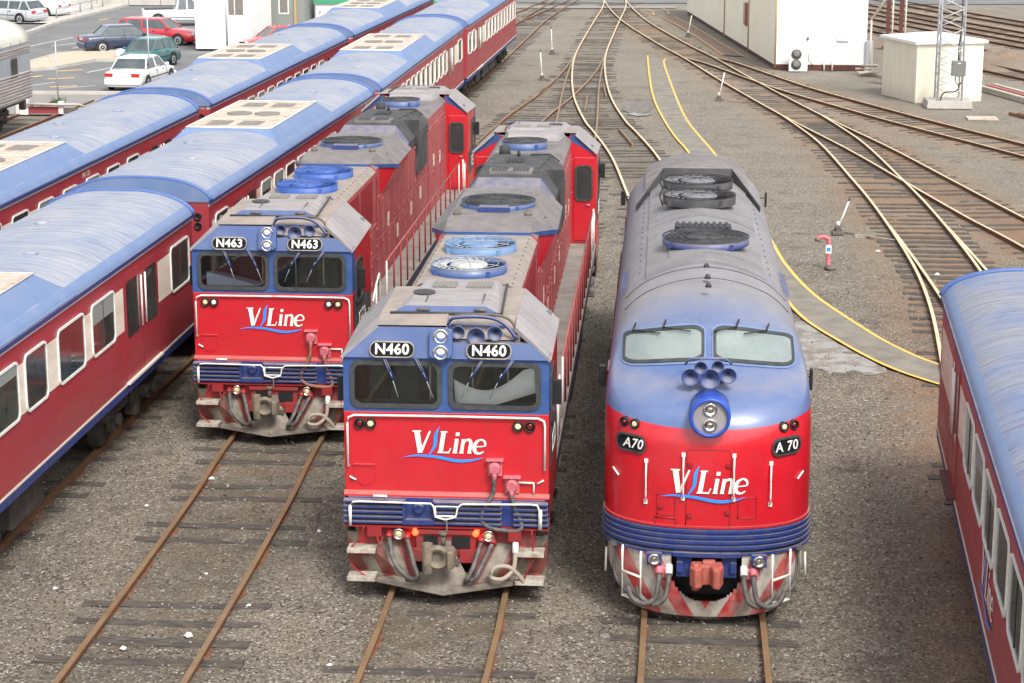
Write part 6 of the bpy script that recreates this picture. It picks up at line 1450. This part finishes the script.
g = MB(); g.hexa([(.02, .02, -.1), (4.38, -.08, -.1), (4.3, 36, -.1), (ux + .05, uy, -.1), (.02, .02, Hh - .01), (4.38, -.08, Hh - .01), (4.3, 36, Hh - .01), (ux + .05, uy, Hh - .01)]); g.build('core', MAROON, r)
g = MB(); g.box(-.05, 4.45, -.15, .0, Hh, Hh + .15); g.build('gutter', SHEDW, r)
g = MB(); g.box(1.0, 4.35, -.10, -.05, -.1, .17); g.build('footing', MAROON, r)
for t_ in (.0, .245, .5):
    g = MB(); p = wallpt(t_, .05, 0); g.cyl(p, (p[0], p[1], Hh), .04, n=8); g.build('downpipe', mat('tan_downpipe', (.45, .33, .17), .6) if 'tan_downpipe' not in bpy.data.materials else bpy.data.materials['tan_downpipe'], r)
g = MB(); p, q = wallpt(.262, .04, 0), wallpt(.285, .04, 0)
g.hexa([(p[0], p[1], 1.25), (q[0], q[1], 1.25), (q[0] + .03, q[1], 1.25), (p[0] + .03, p[1], 1.25), (p[0], p[1], 2.5), (q[0], q[1], 2.5), (q[0] + .03, q[1], 2.5), (p[0] + .03, p[1], 2.5)]); wn = g.build('window', REDD, r)
g = MB(); p, q = wallpt(.285, .05, 0), wallpt(.30, .05, 0); g.hexa([(p[0], p[1], 1.3), (q[0], q[1], 1.3), (q[0] + .03, q[1], 1.3), (p[0] + .03, p[1], 1.3), (p[0], p[1], 2.45), (q[0], q[1], 2.45), (q[0] + .03, q[1], 2.45), (p[0] + .03, p[1], 2.45)]); g.build('pane', CONCL, wn)
g = MB(); g.box(2.95, 3.5, -.16, -.07, 1.35, 1.8); g.build('meter_box', SHEDW, r, bevel=.01)
for x in (2.35, 2.75):
    g = MB(); g.cyl((x, -.2, -.1), (x, -.2, .45), .04, n=8); g.build('standpipe', WHITE, r)
g = MB(); g.tube([(1.55, -.1, .75), (1.6, -.15, .35), (1.9, -.2, .1)], .02); g.cyl((1.52, -.08, 1.45), (1.52, -.13, 1.45), .07, n=10); g.build('conduit', STEEL, r)
r = thing('air_conditioner', 'white air conditioner outdoor unit with two stacked fans against the shed wall', 'air conditioner', (5.15, 99.3, -.08))
g = MB(); g.box(-.45, .45, 0, .4, 0, 1.15); g.build('casing', SHEDW, r, bevel=.02)
for z in (.33, .83):
    g = MB(); g.lathe((-.1, -.005, z), (0, -1, 0), [(.26, -.01), (.26, .02), (.22, .01)], 24, 0, (True, False)); fg = g.build('fan_grille', mat('grey_fan_guard', (.16, .16, .16), .6) if 'grey_fan_guard' not in bpy.data.materials else bpy.data.materials['grey_fan_guard'], r)
    g = MB(); g.lathe((-.1, -.0, z), (0, -1, 0), [(.22, .0), (.07, .03), (.02, .035)], 20); g.build('fan', GRILL, fg)
for nm, lb, x, y, w_, h_, m_ in (('equipment_locker', 'tall grey locker at the right corner of the long shed', 8.62, 100.0, .4, 1.45, GALV), ('equipment_locker', 'grey locker touching the left wall of the small hut', 8.95, 93.9, .38, 1.5, GALV)):
    r = thing(nm, lb, 'locker', (x, y, -.1)); g = MB(); g.box(-w_ / 2, w_ / 2, 0, .5, 0, h_); g.build('cabinet', m_, r, bevel=.01); g = MB(); g.box(-w_ / 2 + .03, w_ / 2 - .03, -.015, 0, .06, h_ - .06); g.build('door', m_, r, bevel=.004)
r = thing('timber_pile', 'heap of pale boards and rubble between shed and hut', 'timber pile', (8.45, 97.9, -.1))
for k in range(7):
    g = MB(); a = random.uniform(-.5, .5); g.T = Matrix.Translation((random.uniform(-.25, .25), random.uniform(-.5, .5), .05 + .07 * k)) @ Matrix.Rotation(a, 4, 'Z'); g.box(-.4, .4, -.12, .12, 0, .06); g.build('board', PODC, r)
# small hut
r = thing('relay_hut', 'small cream concrete hut with a low pitched slab roof beside the lattice mast', 'hut', (9.48, 86.6, -.1), math.atan2(1.0, 2.91))
g = MB(); g.box(0, 3.08, 0, 3.45, 0, 2.5); g.build('wall', mat('hut_cream_paint', (.80, .76, .62), .6, col2=(.70, .65, .52), mix=.7, scale=1.3, stretch=(3, 3, .5), low=(0, .7, (.4, .33, .24), .6)), r)
g = MB(); g.hexa([(-.14, -.14, 2.5), (3.22, -.14, 2.5), (3.22, 3.6, 2.5), (-.14, 3.6, 2.5), (-.14, -.14, 2.62), (3.22, -.14, 2.62), (3.22, 3.6, 2.62), (-.14, 3.6, 2.62)])
g.hexa([(-.14, -.14, 2.62), (3.22, -.14, 2.62), (3.22, 3.6, 2.62), (-.14, 3.6, 2.62), (1.3, 1.5, 2.85), (1.8, 1.5, 2.85), (1.8, 2.0, 2.85), (1.3, 2.0, 2.85)]); g.build('roof', SHEDW, r)
g = MB(); g.box(2.2, 2.75, -.012, 0, 2.28, 2.4); g.build('vent', SHED, r)
# lattice mast
r = thing('lattice_mast', 'slim galvanised lattice mast on a concrete pad in front of the hut', 'mast', (10.72, 85.45, -.1))
g = MB(); g.hexa([(-.95, -.75, 0), (.95, -.75, 0), (1.0, .75, 0), (-1.0, .75, 0), (-.9, -.7, .32), (.9, -.7, .32), (.95, .7, .32), (-.95, .7, .32)]); g.build('concrete_pad', CONC, r, bevel=.02)
hw = .50
for sx in (-1, 1):
    for sy in (-1, 1):
        g = MB(); g.cyl((sx * hw, sy * hw, .3), (sx * hw * .9, sy * hw * .9, 13), .042, n=8); g.build('leg', GALVP, r)
g = MB(); z = .35; k = 0
while z < 12.8:
    q = hw * (1 - .1 * z / 13)
    for a, b in (((-q, -q), (q, -q)), ((q, -q), (q, q)), ((q, q), (-q, q)), ((-q, q), (-q, -q))):
        if k % 2: a, b = b, a
        g.tube([(a[0], a[1], z), (b[0], b[1], z + .42)], .02, 4)
    z += .42; k += 1
g.build('bracing', GALVP, r)
g = MB(); g.box(.02, .60, -.62, -.38, 1.35, 1.98); bx = g.build('control_box', STEEL if False else mat('grey_control_box', (.16, .165, .16), .5), r, bevel=.02)
g = MB(); g.box(.25, .38, -.628, -.62, 1.86, 1.90); g.build('label_plate', WHITE, bx)
g = MB(); g.tube([(.2, -.5, 1.35), (.2, -.5, 1.15), (.32, -.5, 1.0), (.46, -.5, 1.1), (.46, -.5, 1.35)], .025, 6, 0, 5); g.tube([(.34, -.5, 1.02), (.34, -.5, .82), (.2, -.5, .70), (-.2, -.5, .66), (-.34, -.5, .5), (-.36, -.5, .3)], .03, 6, 0, 5); g.tube([(.3, -.45, 1.98), (.3, -.3, 2.6), (.42, 0, 3.2), (.4, .1, 13)], .03, 6); g.build('cable', BLACK, bx)
# brown posts behind the hut
for k, (x, lb) in enumerate(((9.15, 'left of two brown steel posts standing behind the small hut'), (9.75, 'right of two brown steel posts standing behind the small hut'))):
    r = thing('signal_post', lb, 'post', (x, 96.5, -.1), 0, 'brown posts behind the hut'); g = MB(); g.box(-.09, .09, -.09, .09, 0, 7); g.build('post', MAROON, r); g = MB(); g.cyl((.2, 0, 0), (.2, 0, 7), .045, n=8); g.build('conduit', CREAM, r)
r = thing('stay_pole', 'cream diagonal stay pole leaning over the corner of the shed', 'pole', (8.55, 98.6, 0)); g = MB(); g.cyl((0, 0, 2.5), (2.6, 0, 6.5), .06, n=8); g.build('pole', CREAM, r); g = MB(); g.cyl((0, 0, -.1), (0, 0, 2.55), .05, n=8); g.build('foot', CREAM, r)
# beams and rails lying right of the hut
for k, (a, b, m_, lb) in enumerate((((12.95, 91.8), (15.9, 80.5), CONC, 'long grey beam lying nearest the hut wall'), ((13.3, 92.2), (16.3, 80.8), PINKR, 'rusty red beam lying between two grey ones'), ((13.65, 92.6), (16.7, 81.2), CONC, 'long grey beam lying outermost beside the rusty one'))):
    g = MB(); p = Vector((*a, 0)); q = Vector((*b, 0)); t_ = (q - p).normalized(); n_ = Vector((t_.y, -t_.x, 0)); g.loft([[c - p + n_ * u + Vector((0, 0, v)) for u, v in ((-.13, 0), (.13, 0), (.13, .24), (-.13, .24))] for c in (p, q)], 0, False); tag(g.build('beam', m_, None, bevel=.01, loc=(p.x, p.y, -.1)), lb, 'beam', 'beams lying beside the hut')
for k in range(4):
    p = Vector((12.9 + .3 * k, 82.9 - .2 * k, 0)); g = MB(); t_ = Vector((.33, -.94, 0)); n_ = Vector((t_.y, -t_.x, 0)); g.loft([[c + n_ * u + Vector((0, 0, v)) for u, v in ((-.05, 0), (.05, 0), (.03, .12), (-.03, .12))] for c in (Vector(), t_ * 6)], 0, False); tag(g.build('scrap_rail', RUST, None, loc=(p.x, p.y, -.1)), 'rusty spare rail in the row lying on the ground right of the hut', 'rail', 'spare rails on the ground')
g = MB(); g.box(-.6, .6, -.5, .5, 0, .05); tag(g.build('ground_plate', PODC, None, loc=(11.6, 81.5, -.1)), 'flat orange-brown plate lying on the ground below the mast', 'plate')

# ------------------------------------------------------------------ point levers, pink pipe
def lever(x, y, label, lean=(.05, .0), rod=(1, -.15), h=.95):
    r = thing('point_lever', label, 'point lever', (x, y, GZ), 0, 'white hand levers beside the points')
    g = MB(); g.box(-.16, .16, -.22, .22, .0, .09); g.box(-.07, .07, -.1, .1, .08, .22); g.cyl((-.1, 0, .17), (.1, 0, .17), .07, n=10); g.build('stand', STEEL, r, bevel=.01)
    g = MB(); g.cyl((0, 0, .18), (lean[0], lean[1], h), .026, n=8); g.build('handle', WHITE, r); g = MB(); g.cyl((lean[0] * .97, lean[1] * .97, h - .02), (lean[0] * 1.1, lean[1] * 1.1, h + .13), .028, n=8); g.build('grip', STEEL, r)
    g = MB(); g.lathe((0, 0, .3), (0, 0, 1), [(.03, -.06), (.05, -.04), (.05, .04), (.03, .06)], 12); g.build('weight', WHITE, r)
    g = MB(); g.tube([(.1, 0, .06), (rod[0] * .4, rod[1] * .4, .05), rod + (.05,)], .022, 5); g.box(rod[0] * .25, rod[0] * .55, rod[1] * .4 - .06, rod[1] * .4 + .06, 0, .08); g.build('pull_rod', STEELL, r)
lever(-7.07, 94.4, 'white point lever left of the ladder track, the nearer of that pair', (-.08, 0), (1.4, -.4), 1.35)
lever(-7.52, 107.6, 'white point lever left of the ladder track, the farther of that pair', (-.05, 0), (1.6, -.4), 1.35)
lever(-.31, 118.9, 'white point lever between the straight track and the orange-lined path', (.2, 0), (-.9, -.3), 1.3)
lever(1.16, 86.9, 'white point lever right of the yellow-lined path near the straight track', (.22, 0), (1.0, -.6), 1.25)
lever(4.12, 55.4, 'white point lever nearest the pink pipe', (.28, 0), (1.7, -1.2), .95)
r = thing('pink_standpipe', 'pink standpipe with bent top and a small blue and white notice', 'standpipe', (3.53, 50.4, GZ))
g = MB(); g.tube([(0, 0, 0), (0, 0, .72), (-.04, 0, .80), (-.12, 0, .83), (-.24, 0, .82), (-.28, 0, .76)], .055, 10, 0, 5); g.build('pipe', PINK, r)
g = MB(); g.box(-.07, .07, -.07, -.06, .42, .64); nt_ = g.build('notice', WHITE, r); g = MB(); g.box(-.045, .045, -.076, -.0705, .48, .57); g.build('blue_mark', LOGOB, nt_)
g = MB(); g.cyl((-.28, 0, .80), (-.30, 0, .72), .065, n=10); g.build('outlet', STEEL, r); g = MB(); g.lathe((.05, -.05, .02), (0, 0, 1), [(.16, 0), (.12, .07), (.05, .1)], 12); g.build('foot', STEEL, r)

# ------------------------------------------------------------------ litter and loose stones near the camera
g = MB(); g2 = MB()
def pebble(mb, x, y, r_):
    z = GZ + .012; ids = []
    q = Matrix.Rotation(random.uniform(0, 6), 3, 'Z') @ Matrix.Diagonal((1, random.uniform(.6, 1), random.uniform(.4, .8)))
    P = [Vector(p) for p in ((1, 0, 0), (0, 1, 0), (-1, 0, 0), (0, -1, 0), (.3, .2, 1), (-.3, -.2, .9), (0, 0, -1))]
    ids = [mb.V(Vector((x, y, z + r_ * .3)) + q @ (p * r_ * random.uniform(.75, 1.15))) for p in P]
    for f in ((0, 1, 4), (1, 2, 5), (1, 5, 4), (2, 3, 5), (3, 0, 4), (3, 4, 5), (1, 0, 6), (2, 1, 6), (3, 2, 6), (0, 3, 6)): mb.F([ids[k] for k in f])
for _ in range(12000):
    y = 21 + 30 * random.random() ** 1.6; x = random.uniform(-.62 * y * .52 - 4, 6.2)
    pebble(g if random.random() < .5 else g2, x, y, random.uniform(.014, .030))
o = g.build('ballast_stones', mat('ballast_stone_grey', (.22, .205, .175), .9, col2=(.36, .335, .29), mix=.9, scale=9)); tag(o, 'loose grey ballast stones scattered over the yard', 'ballast', kind='stuff')
o = g2.build('ballast_stones', mat('ballast_stone_dark', (.075, .065, .058), .9, col2=(.16, .12, .09), mix=.9, scale=9)); tag(o, 'loose dark ballast stones scattered over the yard', 'ballast', kind='stuff')
lit = ((-6.55, 24.6), (-6.0, 25.8), (-5.6, 29.0), (-7.9, 31.5), (-4.7, 26.9), (-8.6, 30.0), (-6.9, 27.0), (-2.6, 22.5), (-5.0, 31.2), (-4.5, 23.8), (2.6, 44.9), (6.2, 49.8), (5.0, 52.8), (-7.3, 24.1), (-8.9, 26.2))
g = MB()
for x, y in lit: pebble(g, x, y, random.uniform(.04, .08))
tag(g.build('litter', WHITE), 'scraps of white litter on the ballast', 'litter', kind='stuff')
